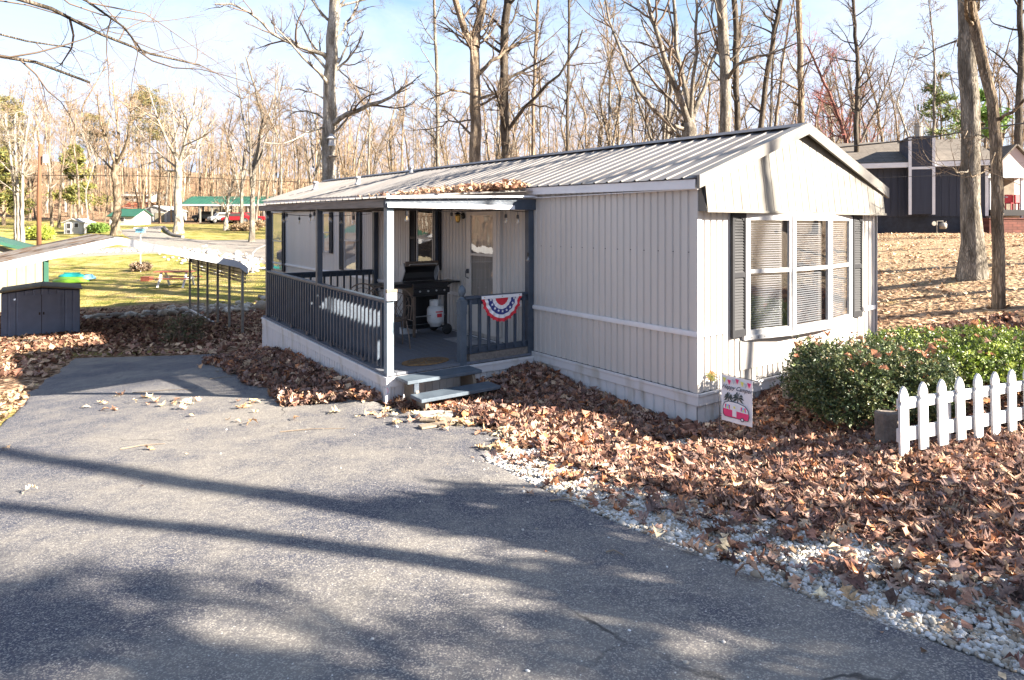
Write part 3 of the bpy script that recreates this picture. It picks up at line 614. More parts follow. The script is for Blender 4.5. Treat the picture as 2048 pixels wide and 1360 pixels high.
def sash_window(parent, y0, y1, z0, z1, sh=None, split=.5, inside='dark'):
    """window on the long wall (faces -x)"""
    b = MB(); f_ = .035
    b.box(-.035, -.004, y0, y0 + f_, z0, z1); b.box(-.035, -.004, y1 - f_, y1, z0, z1); b.box(-.035, -.004, y0 + f_, y1 - f_, z1 - f_, z1); b.box(-.04, -.004, y0 + f_, y1 - f_, z0, z0 + f_)
    zm = z0 + (z1 - z0) * split; b.box(-.042, -.006, y0 + f_, y1 - f_, zm - .02, zm + .02); fr = b.build('window', 'alu', parent)
    MB().box(-.008, -.003, y0 + f_, y1 - f_, z0 + f_, z1 - f_).build('curtain_or_backing', 'dark_room' if inside == 'dark' else 'curtain_or_backing', fr)  # dark sheet stands in for the unlit room; otherwise a light curtain
    MB().quad((-.028, y0 + f_, zm), (-.028, y1 - f_, zm), (-.028, y1 - f_, z1 - f_), (-.028, y0 + f_, z1 - f_)).quad((-.020, y0 + f_, z0 + f_), (-.020, y1 - f_, z0 + f_), (-.020, y1 - f_, zm), (-.020, y0 + f_, zm)).build('pane', 'porch_glass', fr)
    if sh:
        w = sh; hc = (z0 + z1) / 2; hg = z1 - z0 + .02
        shutter(parent, y0 - w / 2 - .02, hc, w, hg); shutter(parent, y1 + w / 2 + .02, hc, w, hg)
    return fr
def ya(px): k = (px - 1024) / F; return (2.124 - 7.3 * k) / (.583 + .8125 * k)
def za(px, py): y = ya(px); return CZ - (py - HY) / F * (7.3 + .8125 * y)
sash_window(home, 6.22, 6.92, 1.42, 2.60, .27)
sash_window(home, ya(715), ya(690), za(702, 541), za(702, 421), .27, .5, 'light')
sash_window(home, ya(661), ya(648), za(655, 505), za(655, 425), .2, .5, 'light')
sash_window(home, ya(566), ya(547), za(556, 540), za(556, 424), .27, .5, 'light')
# storm door on the porch
y0, y1, z0, z1 = 3.93, 4.98, .42, 2.60
b = MB(); b.box(-.045, -.004, y0, y0 + .07, z0, z1); b.box(-.045, -.004, y1 - .05, y1, z0, z1); b.box(-.045, -.004, y0 + .07, y1 - .05, z1 - .06, z1); dr = b.build('door', 'door_paint', home)
ya0, ya1 = y0 + .07, y1 - .05; b = MB()
b.box(-.06, -.03, ya0, ya0 + .11, z0, z1 - .065); b.box(-.06, -.03, ya1 - .11, ya1, z0, z1 - .065); b.box(-.06, -.03, ya0 + .11, ya1 - .11, z1 - .16, z1 - .065); b.box(-.06, -.03, ya0 + .11, ya1 - .11, z0, z0 + .62)
b.box(-.064, -.03, ya0 + .11, ya1 - .11, 1.74, 1.78); b.box(-.068, -.06, ya0 + .16, ya1 - .16, z0 + .10, z0 + .5); b.build('storm_frame', 'door_paint', dr)
MB().box(-.02, -.012, ya0, ya1, z0 + .5, z1 - .1).build('inner_door', 'curtain_or_backing', dr)
MB().quad((-.045, ya0 + .1, z0 + .6), (-.045, ya1 - .1, z0 + .6), (-.045, ya1 - .1, z1 - .15), (-.045, ya0 + .1, z1 - .15)).build('pane', 'porch_glass', dr)
b = MB(); b.box(-.10, -.06, ya1 - .07, ya1 - .04, 1.42, 1.50); b.tube([(-.10, ya1 - .055, 1.48), (-.12, ya1 - .055, 1.46), (-.12, ya1 - .055, 1.36), (-.06, ya1 - .055, 1.33)], .009, 6); b.build('handle', 'dark_metal', dr)
# triple bow window in the end wall
zb, zt, zm = .92, 2.39, 1.70
pts = [(.89, -.02), (1.70, -.15), (2.62, -.15), (3.43, -.02)]
bw = MB(); up = 0
for (x0_, y0_), (x1_, y1_) in zip(pts[:-1], pts[1:]):
    A_, B_ = Vector((x0_, y0_, 0)), Vector((x1_, y1_, 0)); t = (B_ - A_).normalized(); a_, b_ = A_ + t * .02, B_ - t * .02
    for z, hgt in ((zb + .03, .06), (zt - .03, .06), (zm, .05)): bw.beam((a_.x, a_.y, z), (b_.x, b_.y, z), .045, hgt)
    for p in (a_ + t * .03, b_ - t * .03): bw.beam((p.x, p.y, zb + .06), (p.x, p.y, zt - .06), .04, .035, up=(t.x, t.y, 0))
for x_, y_ in pts: bw.beam((x_, y_, zb), (x_, y_, zt), .055, .06, up=(1, 0, 0))
bw.prism([(.83, 0), (.83, -.05), (1.69, -.19), (2.63, -.19), (3.49, -.05), (3.49, 0)], 'z', zb - .055, zb); bw.prism([(.87, 0), (.87, -.03), (1.69, -.17), (2.63, -.17), (3.45, -.03), (3.45, 0)], 'z', zt, zt + .03)
win = bw.build('window', 'alu', home)
rv = MB()
for x in np.arange(.95, 3.45, .11):
    yy = float(np.interp(x, [.83, 1.69, 2.63, 3.49], [-.05, -.19, -.19, -.05])); rv.lathe([(.007, -.004), (.007, .001)], (x, yy, zb - .03), 6, 'y')
rv.build('rivet', 'dark_metal', win)
for (x0_, y0_), (x1_, y1_) in zip(pts[:-1], pts[1:]):
    nx_, ny_ = -(y1_ - y0_), (x1_ - x0_); l_ = math.hypot(nx_, ny_); nx_, ny_ = nx_ / l_, ny_ / l_
    def q_(x, y, z, d): return (x + nx_ * d, y + ny_ * d, z)
    MB().quad(q_(x0_, y0_, zb + .05, -.002), q_(x1_, y1_, zb + .05, -.002), q_(x1_, y1_, zt - .05, -.002), q_(x0_, y0_, zt - .05, -.002)).build('pane', 'glass', win)
    bl = MB(); z = zb + .08; xa, ya_, xb, yb_ = x0_ + (x1_ - x0_) * .06, y0_ + (y1_ - y0_) * .06, x0_ + (x1_ - x0_) * .80, y0_ + (y1_ - y0_) * .80
    while z < zt - .08:
        bl.quad(q_(xa, ya_, z, .018), q_(xb, yb_, z, .018), q_(xb, yb_, z + .013, .034), q_(xa, ya_, z + .013, .034)); z += .0285
    bl.build('blind', 'blind', win)
# sides and top/bottom closing the bow, and a dark core painted for its unlit inside
b = MB(); b.prism([(.89, 0.0), (.90, -.0), (1.70, -.10), (2.62, -.10), (3.42, -.0), (3.43, 0.0)], 'z', zb, zt); b.build('dark_core', 'dark_room', win)
shutter(home, .735, (zb + zt) / 2 + .01, .27, 1.50, 'y', -.02); shutter(home, 3.62, (zb + zt) / 2 + .01, .27, 1.50, 'y', -.02)
b = MB(); b.box(.80, 3.55, -.018, -.004, .50, .86); b.build('access_panel', 'siding', home)
# roof vents
for (x, y, hh_, rr_) in ((1.15, 12.9, .16, .06), (.95, 16.0, .2, .07), (1.9, 11.0, .12, .04)):
    p = slope_pt(x, y); v_ = MB().lathe([(rr_ * 2.2, -.03), (rr_ * 1.3, .03), (rr_, .05), (rr_, hh_), (rr_ * 1.5, hh_ + .01), (rr_ * 1.3, hh_ + .05), (.01, hh_ + .07)], (p[0], p[1], p[2]), 10).build('roof_vent', 'alu', home, smooth=True)

# ================================================================ THE PORCH
PY0, PY1, PXO = 3.06, 9.20, -2.44
def pdz(x, y, z): return (x, y, z + .0105 * (y - PY0))
porch = thing('covered_porch', 'slate painted wooden deck with posts, balustrade and low metal roof along the home', 'porch', HOME, HROT)
DZ0 = .31
b = MB(); x = PXO
while x < -.06:
    b.box(x, min(x + .138, -.05), PY0 + .0, PY1, DZ0 - .035, DZ0); x += .144
dk = b.build('deck', 'slate_deck', porch, fn=pdz, bevel=.003)
b = MB(); b.box(PXO - .02, PXO + .02, PY0 - .03, PY1 + .02, DZ0 - .17, DZ0 - .04); b.box(PXO + .02, -.04, PY0 - .04, PY0 - .005, DZ0 - .17, DZ0 - .04)
b.box(PXO - .032, PXO - .02, PY0 - .045, PY1 + .02, DZ0 - .075, DZ0 - .036); b.box(PXO - .032, -.04, PY0 - .052, PY0 - .04, DZ0 - .075, DZ0 - .036); b.build('deck_fascia', 'skirting', porch, fn=pdz, bevel=.003)
b = MB(); b.box(PXO, PXO + .012, PY0, PY1, -1.1, DZ0 - .16)
y = PY0
while y < PY1: b.box(PXO - .012, PXO - .001, y, y + .098, -1.1, DZ0 - .16); y += .112
x = PXO
while x < -.05: b.box(x, x + .098, PY0 - .012, PY0 - .001, -.5, DZ0 - .16); x += .112
b.box(PXO, -.05, PY0, PY0 + .012, -.5, DZ0 - .16)
b.build('deck_skirt', 'skirting', porch, fn=pdz)
b = MB().lathe([(.055, -.5), (.055, DZ0 - .17)], (PXO + .02, PY0 + .02, 0), 12).build('corner_cap', 'skirting', porch)
PZ = 2.50
def post(x, y, z0=DZ0, z1=PZ, w=.09, m='slate_paint'): return MB().box(x - w / 2, x + w / 2, y - w / 2, y + w / 2, z0, z1).build('post', m, porch, fn=pdz, bevel=.004)
post(PXO + .05, PY0 + .05, w=.10, m='pale_paint'); post(PXO + .05, 5.85); post(PXO + .05, 8.98); post(-.055, PY0 + .05, w=.1); post(-.075, 6.03, w=.07); post(-.06, 8.9, w=.1)
# beams and roof
b = MB(); b.box(PXO - .04, -.0, PY0 - .045, PY0 - .0, PZ, PZ + .12); fb = b.build('front_beam', 'slate_paint', porch, fn=pdz)
b = MB(); b.box(PXO - .02, -.42, PY0 - .075, PY0 - .047, PZ - .0, PZ + .062); b.build('light_board', 'white_trim', porch, fn=pdz)
b = MB(); b.box(PXO - .05, PXO - .0, PY0 + .0, PY1 + .12, PZ + .0, PZ + .11); b.build('side_beam', 'grey_wood', porch, fn=pdz)
b = MB(); b.box(PXO + .05, -.03, PY1 - .04, PY1, PZ, PZ + .1)
for y in np.arange(PY0 + .55, PY1 - .2, .61): b.box(PXO + .0, -.03, y, y + .04, PZ + .02, PZ + .11)
b.build('rafter', 'grey_wood', porch, fn=pdz)
b = MB(); y = PY0 - .10; pr = []
while y < PY1 + .1:
    pr += [(y, 0), (y + .20, 0), (y + .213, .022), (y + .232, .022), (y + .245, 0)]; y += .245
def pr_z(x): return PZ + .125 + (ze(6) - .10 - PZ - .135) * (x - PXO + .08) / (-PXO + .08 - .1)
for yy, d in pr: b.v += [(PXO - .09, yy, pr_z(PXO - .09) + d), (-.10, yy, pr_z(-.10) + d)]
for i in range(len(pr) - 1): b.f.append((2 * i, 2 * i + 1, 2 * i + 3, 2 * i + 2))
b.build('roof', 'roof_metal', porch, fn=pdz, solid=.003)
b = MB(); b.quad((PXO - .06, PY0 - .115, PZ + .115), (-.02, PY0 - .115, PZ + .19), (-.02, PY0 - .115, PZ + .215), (PXO - .06, PY0 - .115, PZ + .15)); b.quad((PXO - .06, PY0 - .115, PZ + .15), (-.02, PY0 - .115, PZ + .215), (-.02, PY0 - .05, PZ + .217), (PXO - .06, PY0 - .05, PZ + .152))
b.build('drip_edge', 'white_trim', porch, solid=.003)
b = MB(); b.box(PXO + .0, .0, PY0 - .05, PY0 - .002, PZ + .12, PZ + .16); b.build('front_fascia', 'slate_paint', porch, fn=pdz)
# leaves lodged on the porch roof against the home
n_ = 480; r_ = np.random.default_rng(5); lx_ = -np.abs(r_.normal(0, .62, n_)) - .12; ly_ = PY0 - .05 + np.abs(r_.normal(0, 1.25, n_)); k_ = (lx_ > PXO) & (ly_ < 7.5); lx_, ly_ = lx_[k_], ly_[k_]
pz_ = np.array([pr_z(a) for a in lx_]) + .0105 * (ly_ - PY0) + .02 + r_.random(len(lx_)) * .06 * np.exp(-(lx_ + .12) ** 2 / .9)
leaves('roof_leaves', np.stack([HOME[0] + lx_ * cH - ly_ * sH, HOME[1] + lx_ * sH + ly_ * cH, pz_], -1), .12, TN + BR[:4], .6, .03, 1, 55)

# side balustrade: flat cap, bottom rail, square balusters fixed on the outside with bevelled ends
def balustrade(parent, p0, p1, nb, outside, ztop, zbot, extra=0):
    p0 = Vector((*p0, 0)); p1 = Vector((*p1, 0)); t = (p1 - p0).normalized(); o_ = Vector((*outside, 0))
    b = MB(); b.beam((p0.x, p0.y, ztop - .02), (p1.x, p1.y, ztop - .02), .09, .038); rail = b.build('balustrade', 'slate_paint', parent, fn=pdz, bevel=.004)
    MB().beam((p0.x, p0.y, ztop - .08), (p1.x, p1.y, ztop - .08), .04, .085).build('rail', 'slate_paint', rail, fn=pdz); b = MB(); b.beam((p0.x, p0.y, zbot + .03), (p1.x, p1.y, zbot + .03), .04, .085); b.build('rail', 'slate_paint', rail, fn=pdz)
    for i in range(nb):
        q = p0 + t * ((p1 - p0).length * (i + .5) / nb) + o_ * .038; b = MB(); w = .019 + random.uniform(-.0015, .0015); z0 = zbot - extra + random.uniform(-.008, .008); z1 = ztop - .052
        poly = [(-.018, z1), (.018, z1), (.018, z0), (-.018, z0 + .045)]; n = len(b.v)
        for s_ in (-w, w):
            for a_, z in poly: c_ = q - o_ * a_ * -1 + t * s_; b.v.append((c_.x, c_.y, z))
        b.f += [(0, 1, 2, 3), (7, 6, 5, 4), (0, 4, 5, 1), (1, 5, 6, 2), (2, 6, 7, 3), (3, 7, 4, 0)]; b.build('baluster', 'slate_paint', rail, fn=pdz)
    return rail
rl = balustrade(porch, (PXO + .05, PY0 + .10), (PXO + .05, 8.93), 42, (-1, 0), 1.275, DZ0 + .09, .03)
b = MB()
for y in (3.9, 4.6, 5.2, 6.4, 7.3, 8.2): MB().box(PXO + .03, PXO + .10, y, y + .09, DZ0, DZ0 + .09).build('block', 'slate_paint', rl, fn=pdz)
balustrade(porch, (PXO + .1, 8.98), (-.11, 8.98), 15, (0, -1), 1.20, DZ0 + .09)
# front balustrade with turned newel
XN = -1.27
balustrade(porch, (XN + .05, PY0 + .06), (-.11, PY0 + .06), 7, (0, -1), 1.245, DZ0 + .12)
b = MB().box(XN + .12, -.11, PY0 + .02, PY0 + .10, DZ0, DZ0 + .10).build('kick_board', 'grey_wood', porch, fn=pdz)
nw = MB().box(XN - .05, XN + .05, PY0 - .01, PY0 + .09, DZ0 - .05, 1.20).box(XN - .056, XN + .056, PY0 - .016, PY0 + .096, 1.0, 1.17)
nw.lathe([(.05, 1.2), (.052, 1.215), (.03, 1.235), (.026, 1.25), (.045, 1.275), (.056, 1.31), (.054, 1.35), (.038, 1.39), (.012, 1.41), (.001, 1.413)], (XN, PY0 + .04, 0), 16).build('newel', 'step_paint', porch, fn=pdz)

# ---------------- wooden steps in front of the porch opening
steps = thing('wooden_steps', 'two slate painted plank steps on notched stringers below the porch opening', 'steps', HOME, HROT)
SX0, SX1 = PXO + .10, XN + .06
MB().box(SX0, SX1, PY0 - .40, PY0 - .06, DZ0 - .075, DZ0 - .03).build('tread', 'step_paint', steps, bevel=.006)
MB().box(SX0 + .02, SX1 + .08, PY0 - .74, PY0 - .43, DZ0 - .235, DZ0 - .19).build('tread', 'step_paint', steps, bevel=.006)
for x in (SX0 + .12, SX1 - .14):
    MB().prism([(PY0 - .06, DZ0 - .077), (PY0 - .36, DZ0 - .077), (PY0 - .42, DZ0 - .237), (PY0 - .66, DZ0 - .237), (PY0 - .66, -.25), (PY0 - .56, -.25), (PY0 - .06, DZ0 - .30)], 'x', x, x + .045).build('stringer', 'brown_wood', steps)
MB().box(SX0 + .10, SX0 + .165, PY0 - .395, PY0 - .36, DZ0 - .19, DZ0 - .077).build('riser_block', 'slate_paint', steps)

# ================================================================ OBJECTS AROUND THE HOME
mat('black_metal', (.018, .018, .02), .35, .2, 10); mat('steel', (.5, .5, .5), .3, .2, 15, metal=.7); mat('tank_white', (.62, .62, .62), .4, .15, 6); mat('red_ink', (.55, .03, .04), .6); mat('blue_ink', (.035, .045, .20), .8)
mat('white_cloth', (.74, .73, .74), .85, .06, 8); mat('red_cloth', (.62, .03, .05), .85, .1, 8); mat('rubber', (.02, .02, .02), .8); mat('mat_fibre', (.25, .15, .065), .95, .4, 14, .5, 80, col2=(.12, .07, .035)); mat('rug_cloth', (.34, .34, .36), .95, .35, 9, .3, 60)
mat('bronze', (.16, .12, .095), .5, .3, 12, metal=.3); mat('brass', (.5, .36, .12), .3, .2, 20, metal=.8); mat('picket_white', (.55, .55, .555), .5, .2, 7, .1, 30, stretch=(3, 3, .5)); mat('block_stone', (.17, .14, .12), .95, .4, 9, .8, 30)
mat('green_roof', (.018, .085, .055), .45, .2, 2); mat('galv', (.30, .28, .25), .45, .3, 8, metal=.3); mat('galv_white', (.42, .43, .45), .4, .08, 3); mat('shed_metal', (.17, .21, .30), .5, .15, 4); mat('cream_wall', (.24, .215, .15), .6, .15, 2); mat('white_wall', (.42, .41, .39), .7, .1, 3)
mat('red_wood', (.30, .085, .05), .7, .3, 4); mat('pole_wood', (.16, .07, .035), .9, .3, 2, .4, 30, stretch=(1, 1, .1)); mat('teal', (.02, .42, .36), .4); mat('lime', (.30, .62, .06), .4); mat('sky_blue', (.25, .55, .75), .4)
mat('navy_siding', (.026, .032, .054), .7, .25, 1, .2, 30, stretch=(8, 8, .4)); mat('navy_block', (.028, .034, .05), .9, .3, 6, .4, 30); mat('pink_siding', (.45, .37, .36), .7, .05, 3); mat('red_paint', (.45, .04, .05), .5, .15, 4)
mat('orange_cloth', (.75, .25, .03), .7, .2, 30, col2=(.8, .55, .08)); mat('yellow_cloth', (.68, .66, .15), .8); mat('pink_cloth', (.68, .05, .16), .8); mat('grey_cloth', (.45, .50, .54), .8); mat('palm_ink', (.06, .075, .07), .9); mat('ink', (.05, .06, .09), .9)
mat('black_paint', (.02, .02, .022), .4); mat('car_red', (.22, .012, .018), .25); mat('car_white', (.6, .6, .6), .25); mat('car_dark', (.05, .055, .07), .25); mat('concrete', (.36, .35, .33), .9, .3, 6, .5, 30); mat('rusty', (.45, .12, .05), .8, .4, 5)
glass_mat('bulb_glass', .12)
def shingle(name, c1, c2, sx=3.0, sz=.6):
    m = bpy.data.materials.new(name); m.use_nodes = True; nt = m.node_tree; b = nt.nodes['Principled BSDF']; b.inputs['Roughness'].default_value = .95
    t = nt.nodes.new('ShaderNodeTexCoord'); br = nt.nodes.new('ShaderNodeTexBrick'); br.inputs['Scale'].default_value = 1; br.inputs['Brick Width'].default_value = sx; br.inputs['Row Height'].default_value = sz; br.inputs['Mortar Size'].default_value = .015
    br.inputs['Color1'].default_value = (*c1, 1); br.inputs['Color2'].default_value = (*c2, 1); br.inputs['Mortar'].default_value = (*[c * .45 for c in c1], 1); mp = nt.nodes.new('ShaderNodeMapping'); nt.links.new(t.outputs['Object'], mp.inputs[0])
    nt.links.new(mp.outputs[0], br.inputs['Vector']); n = nt.nodes.new('ShaderNodeTexNoise'); n.inputs['Scale'].default_value = 5; n.inputs['Detail'].default_value = 8; x = nt.nodes.new('ShaderNodeMix'); x.data_type = 'RGBA'; x.blend_type = 'MULTIPLY'; x.inputs[0].default_value = .6
    nt.links.new(t.outputs['Object'], n.inputs['Vector']); r = nt.nodes.new('ShaderNodeMapRange'); r.inputs[1].default_value = .3; r.inputs[2].default_value = .7; r.inputs[3].default_value = .5; r.inputs[4].default_value = 1.3; nt.links.new(n.outputs[0], r.inputs[0])
    nt.links.new(br.outputs[0], x.inputs[6]); nt.links.new(r.outputs[0], x.inputs[7]); nt.links.new(x.outputs[2], b.inputs['Base Color']); MATS[name] = m; return mp
shingle('shingles', (.10, .083, .068), (.135, .115, .095), .9, .16)
shingle('retaining_brick', (.17, .06, .045), (.12, .045, .035), .42, .17).inputs['Rotation'].default_value = (R(90), 0, 0)

def deckz(y): return DZ0 + .0105 * (y - PY0)
def onH(name, label, cat, x, y, z, rz=0, group=None): return thing(name, label, cat, HW(x, y, z), HROT + rz, group)
# ---- gas grill, facing the camera end of the porch
gz0 = deckz(5.4); g = onH('gas_grill', 'black cart gas grill with open lid and side shelves against the porch wall', 'grill', -.64, 5.40, gz0)
b = MB(); b.prism([(-.34, .70), (.34, .70), (.34, .93), (-.34, .93)], 'y', -.22, .22); b.box(-.36, .36, -.26, -.22, .74, .84); b.build('firebox', 'black_metal', g, bevel=.01)
b = MB()
for i in range(4): b.lathe([(.016, 0), (.016, -.02), (.010, -.022)], (-.24 + i * .16, -.26, .79), 10, 'y')
b.build('knob', 'steel', g)
pr = [(.22 + .05, .93), (.30, 1.0), (.31, 1.10), (.26, 1.20), (.16, 1.26), (.14, 1.24), (.22, 1.16), (.27, 1.08), (.26, .98), (.23, .93)]
lid = MB().prism(pr, 'x', -.325, .325).build('lid', 'black_metal', g)
MB().prism([(.10, 1.12), (.16, 1.265), (.30, 1.20), (.32, 1.10), (.31, .95), (.25, .92), (.22, .93)], 'x', -.352, -.328).prism([(.10, 1.12), (.16, 1.265), (.30, 1.20), (.32, 1.10), (.31, .95), (.25, .92), (.22, .93)], 'x', .328, .352).build('end_cap', 'alu', lid, bevel=.006)
MB().box(-.33, .33, .10, .135, 1.20, 1.29).build('front_lip', 'bronze', lid, bevel=.006)
b = MB().tube([(-.27, .08, 1.22), (-.27, .05, 1.24), (.27, .05, 1.24), (.27, .08, 1.22)], .011, 8).build('handle', 'steel', lid)
MB().box(-.96, -.36, -.22, .22, .90, .93).box(-.95, -.37, -.23, -.21, .86, .90).build('side_shelf', 'black_metal', g, bevel=.005)
MB().box(.36, .60, -.20, .20, .90, .93).prism([(.36, .80), (.58, .90), (.36, .90)], 'y', -.02, .0).build('side_shelf', 'black_metal', g)
for sx_, sy_ in ((-1, -1), (-1, 1), (1, -1), (1, 1)):
    z0 = .13 if sx_ > 0 else .0; MB().box(sx_ * .31 - .02, sx_ * .31 + .02, sy_ * .19 - .02, sy_ * .19 + .02, z0, .72).build('leg', 'black_metal' if sx_ > 0 else 'bronze', g)
for sy_ in (-1, 1):
    w_ = MB().lathe([(.02, -.022), (.085, -.026), (.095, -.012), (.095, .012), (.085, .026), (.02, .022)], (.31, sy_ * .24, .095), 20, 'y').build('wheel', 'rubber', g, smooth=True)
MB().box(-.31, .31, -.19, .19, .13, .145).build('lower_shelf', 'black_metal', g); MB().tube([(-.31, -.2, .35), (.31, -.2, .35)], .008, 6).tube([(-.31, .2, .28), (-.31, -.2, .28)], .008, 6).build('stretcher', 'steel', g)
MB().box(-.30, .30, .19, .20, .15, .70).build('back_panel', 'black_metal', g)
t = onH('propane_tank', 'white propane tank with red label standing under the right side of the black grill', 'gas tank', -.50, 5.27, gz0 + .148)
MB().lathe([(.10, 0), (.10, .03), (.13, .05), (.15, .09), (.152, .2), (.15, .30), (.13, .345), (.08, .37), (.03, .38)], (0, 0, 0), 24).build('cylinder', 'tank_white', t, smooth=True)
c_ = MB()
for k in range(14):
    a0, a1 = math.pi * (-.05 + k * .11), math.pi * (-.05 + (k + 1) * .11)
    c_.quad((.10 * math.cos(a0), .10 * math.sin(a0), .355), (.10 * math.cos(a1), .10 * math.sin(a1), .355), (.105 * math.cos(a1), .105 * math.sin(a1), .46), (.105 * math.cos(a0), .105 * math.sin(a0), .46))
c_.build('collar', 'tank_white', t, solid=.004); MB().lathe([(.025, .37), (.02, .42), (.035, .43), (.035, .445)], (0, 0, 0), 12).build('valve', 'brass', t)
c_ = MB()
for k in range(6):
    a0, a1 = R(-118 + k * 9), R(-118 + (k + 1) * 9)
    for z0, z1 in ((.255, .275), (.17, .235)):
        if z0 < .2 and k in (0, 5): continue
        c_.quad((.1545 * math.cos(a0), .1545 * math.sin(a0), z0), (.1545 * math.cos(a1), .1545 * math.sin(a1), z0), (.1545 * math.cos(a1), .1545 * math.sin(a1), z1), (.1545 * math.cos(a0), .1545 * math.sin(a0), z1))
c_.build('label_patch', 'red_ink', t, solid=.001)
b = onH('cardboard_box', 'small pale box lying on the deck below the grill', 'box', -.86, 5.62, gz0 + .0); MB().box(-.14, .14, -.06, .06, 0, .10).box(-.12, .12, -.062, -.06, .02, .05).build('body', 'white_trim', b, bevel=.004); MB().box(-.145, .145, -.065, .065, .10, .112).build('lid', 'grey_cloth', b)
# ---- lattice backed metal chairs
def chair(label, x, y, rz):
    c = onH('patio_chair', label, 'chair', x, y, deckz(y), rz, 'bronze lattice patio chairs on the porch')
    s_ = MB().lathe([(.001, .43), (.20, .43), (.225, .44), (.225, .455), (.20, .46), (.001, .46)], (0, 0, 0), 20).build('seat', 'bronze', c)
    bk = MB(); n = 14; arc = [(.25 * math.cos(math.pi * i / n), .20 + .03 * math.sin(math.pi * i / n), .72 + .24 * math.sin(math.pi * i / n)) for i in range(n + 1)]
    bk.tube([(.23, .18, .45)] + arc + [(-.23, .18, .45)], .011, 6); arc2 = [(p[0] * .8, p[1], .70 + (p[2] - .72) * .8) for p in arc]; bk.tube([(.19, .18, .46)] + arc2 + [(-.19, .18, .46)], .006, 5)
    for i in range(-5, 6):
        for s2 in (-1, 1):
            x0 = i * .07; z0 = .47; x1 = x0 + s2 * .25; z1 = .47 + .42; t0 = 1.0
            if abs(x0) > .19: continue
            zt_ = .70 + .19 * math.sqrt(max(0, 1 - min(1, abs(x1) / .2) ** 2)); k_ = min(1, (.2 - s2 * x0) / .25, (zt_ - z0) / .42 if abs(x1) < .2 else 1)
            bk.tube([(x0, .185, z0), (x0 + s2 * .25 * k_, .20, z0 + .42 * k_)], .0045, 4)
    bk.build('backrest', 'bronze', c)
    for sx_ in (-1, 1):
        MB().tube([(sx_ * .17, -.15, .43), (sx_ * .21, -.21, .2), (sx_ * .22, -.22, .0)], .011, 6).build('leg', 'bronze', c); MB().tube([(sx_ * .17, .14, .43), (sx_ * .2, .2, .2), (sx_ * .21, .23, .0)], .011, 6).build('leg', 'bronze', c)
        MB().tube([(sx_ * .235, .18, .66), (sx_ * .26, 0, .66), (sx_ * .25, -.14, .63), (sx_ * .19, -.16, .45)], .010, 6).build('arm', 'bronze', c)
chair('bronze lattice chair farthest back behind the side railing', -1.72, 5.55, R(150)); chair('bronze lattice chair in the middle of the row behind the side railing', -1.70, 4.98, R(165)); chair('bronze lattice chair nearest the corner post', -1.62, 4.62, R(170))
# ---- mats
m_ = MB().lathe([(.36, 0), (.36, .012), (.34, .016), (.001, .016)], (0, 0, 0), 32); o = m_.build('doormat', 'mat_fibre', None, fn=lambda x, y, z: (x, y * .62, z)); o.location = HW(-1.68, 3.42, deckz(3.4) + .002); o.rotation_euler = (0, 0, HROT); tag(o, 'oval brown patterned doormat at the top of the steps', 'doormat')
b = MB()
for k in range(9):
    a = k * .7; b.beam((.04 * math.cos(a), .03 * math.sin(a), .0165), (.30 * math.cos(a + .25), .19 * math.sin(a + .25), .0165), .012, .003)
for k in range(20):
    a, a2 = k * .314, (k + 1) * .314; b.beam((.25 * math.cos(a), .155 * math.sin(a), .0165), (.25 * math.cos(a2), .155 * math.sin(a2), .0165), .01, .003)
p_ = b.build('stone_pattern', 'black_paint', o)
o = MB().box(-.24, .24, -.40, .40, 0, .010).build('door_rug', 'rug_cloth', None, bevel=.003); o.location = HW(-.36, 4.42, deckz(4.4) + .001); o.rotation_euler = (0, 0, HROT); tag(o, 'flat grey rectangular rug lying in front of the storm door', 'rug')
# ---- wall lamp left of the door
zl = CZ - (432 - HY) / F * 11.6; l_ = onH('wall_lamp', 'black and brass wall lantern beside the storm door', 'lamp', -.0, 5.14, zl); MB().lathe([(.06, 0), (.06, -.015), (.03, -.03)], (0, 0, 0), 14, 'x').build('back_plate', 'black_metal', l_)
MB().tube([(-.02, 0, 0), (-.08, 0, .05), (-.12, 0, .02)], .01, 6).build('arm', 'black_metal', l_); MB().lathe([(.02, .04), (.055, .0), (.04, -.1), (.02, -.12)], (-.12, 0, 0), 8).build('lamp_shade', 'brass', l_); MB().lathe([(.001, .08), (.07, .035), (.065, .03), (.02, .035)], (-.12, 0, 0), 8).build('cap', 'black_metal', l_)
# ---- small brown and white box on the corner post
o = onH('post_box', 'small white box with brown lid fixed to the porch corner post', 'box', PXO + .05, PY0 - .002, 1.36); MB().box(-.07, .07, -.05, -.001, -.085, .02).build('body', 'white_trim', o, bevel=.005); MB().box(-.075, .075, -.055, -.001, .022, .065).build('lid', 'brown_wood', o, bevel=.003); MB().lathe([(.008, -.05), (.008, -.062)], (0, 0, -.01), 8, 'y').build('screw', 'black_metal', o)
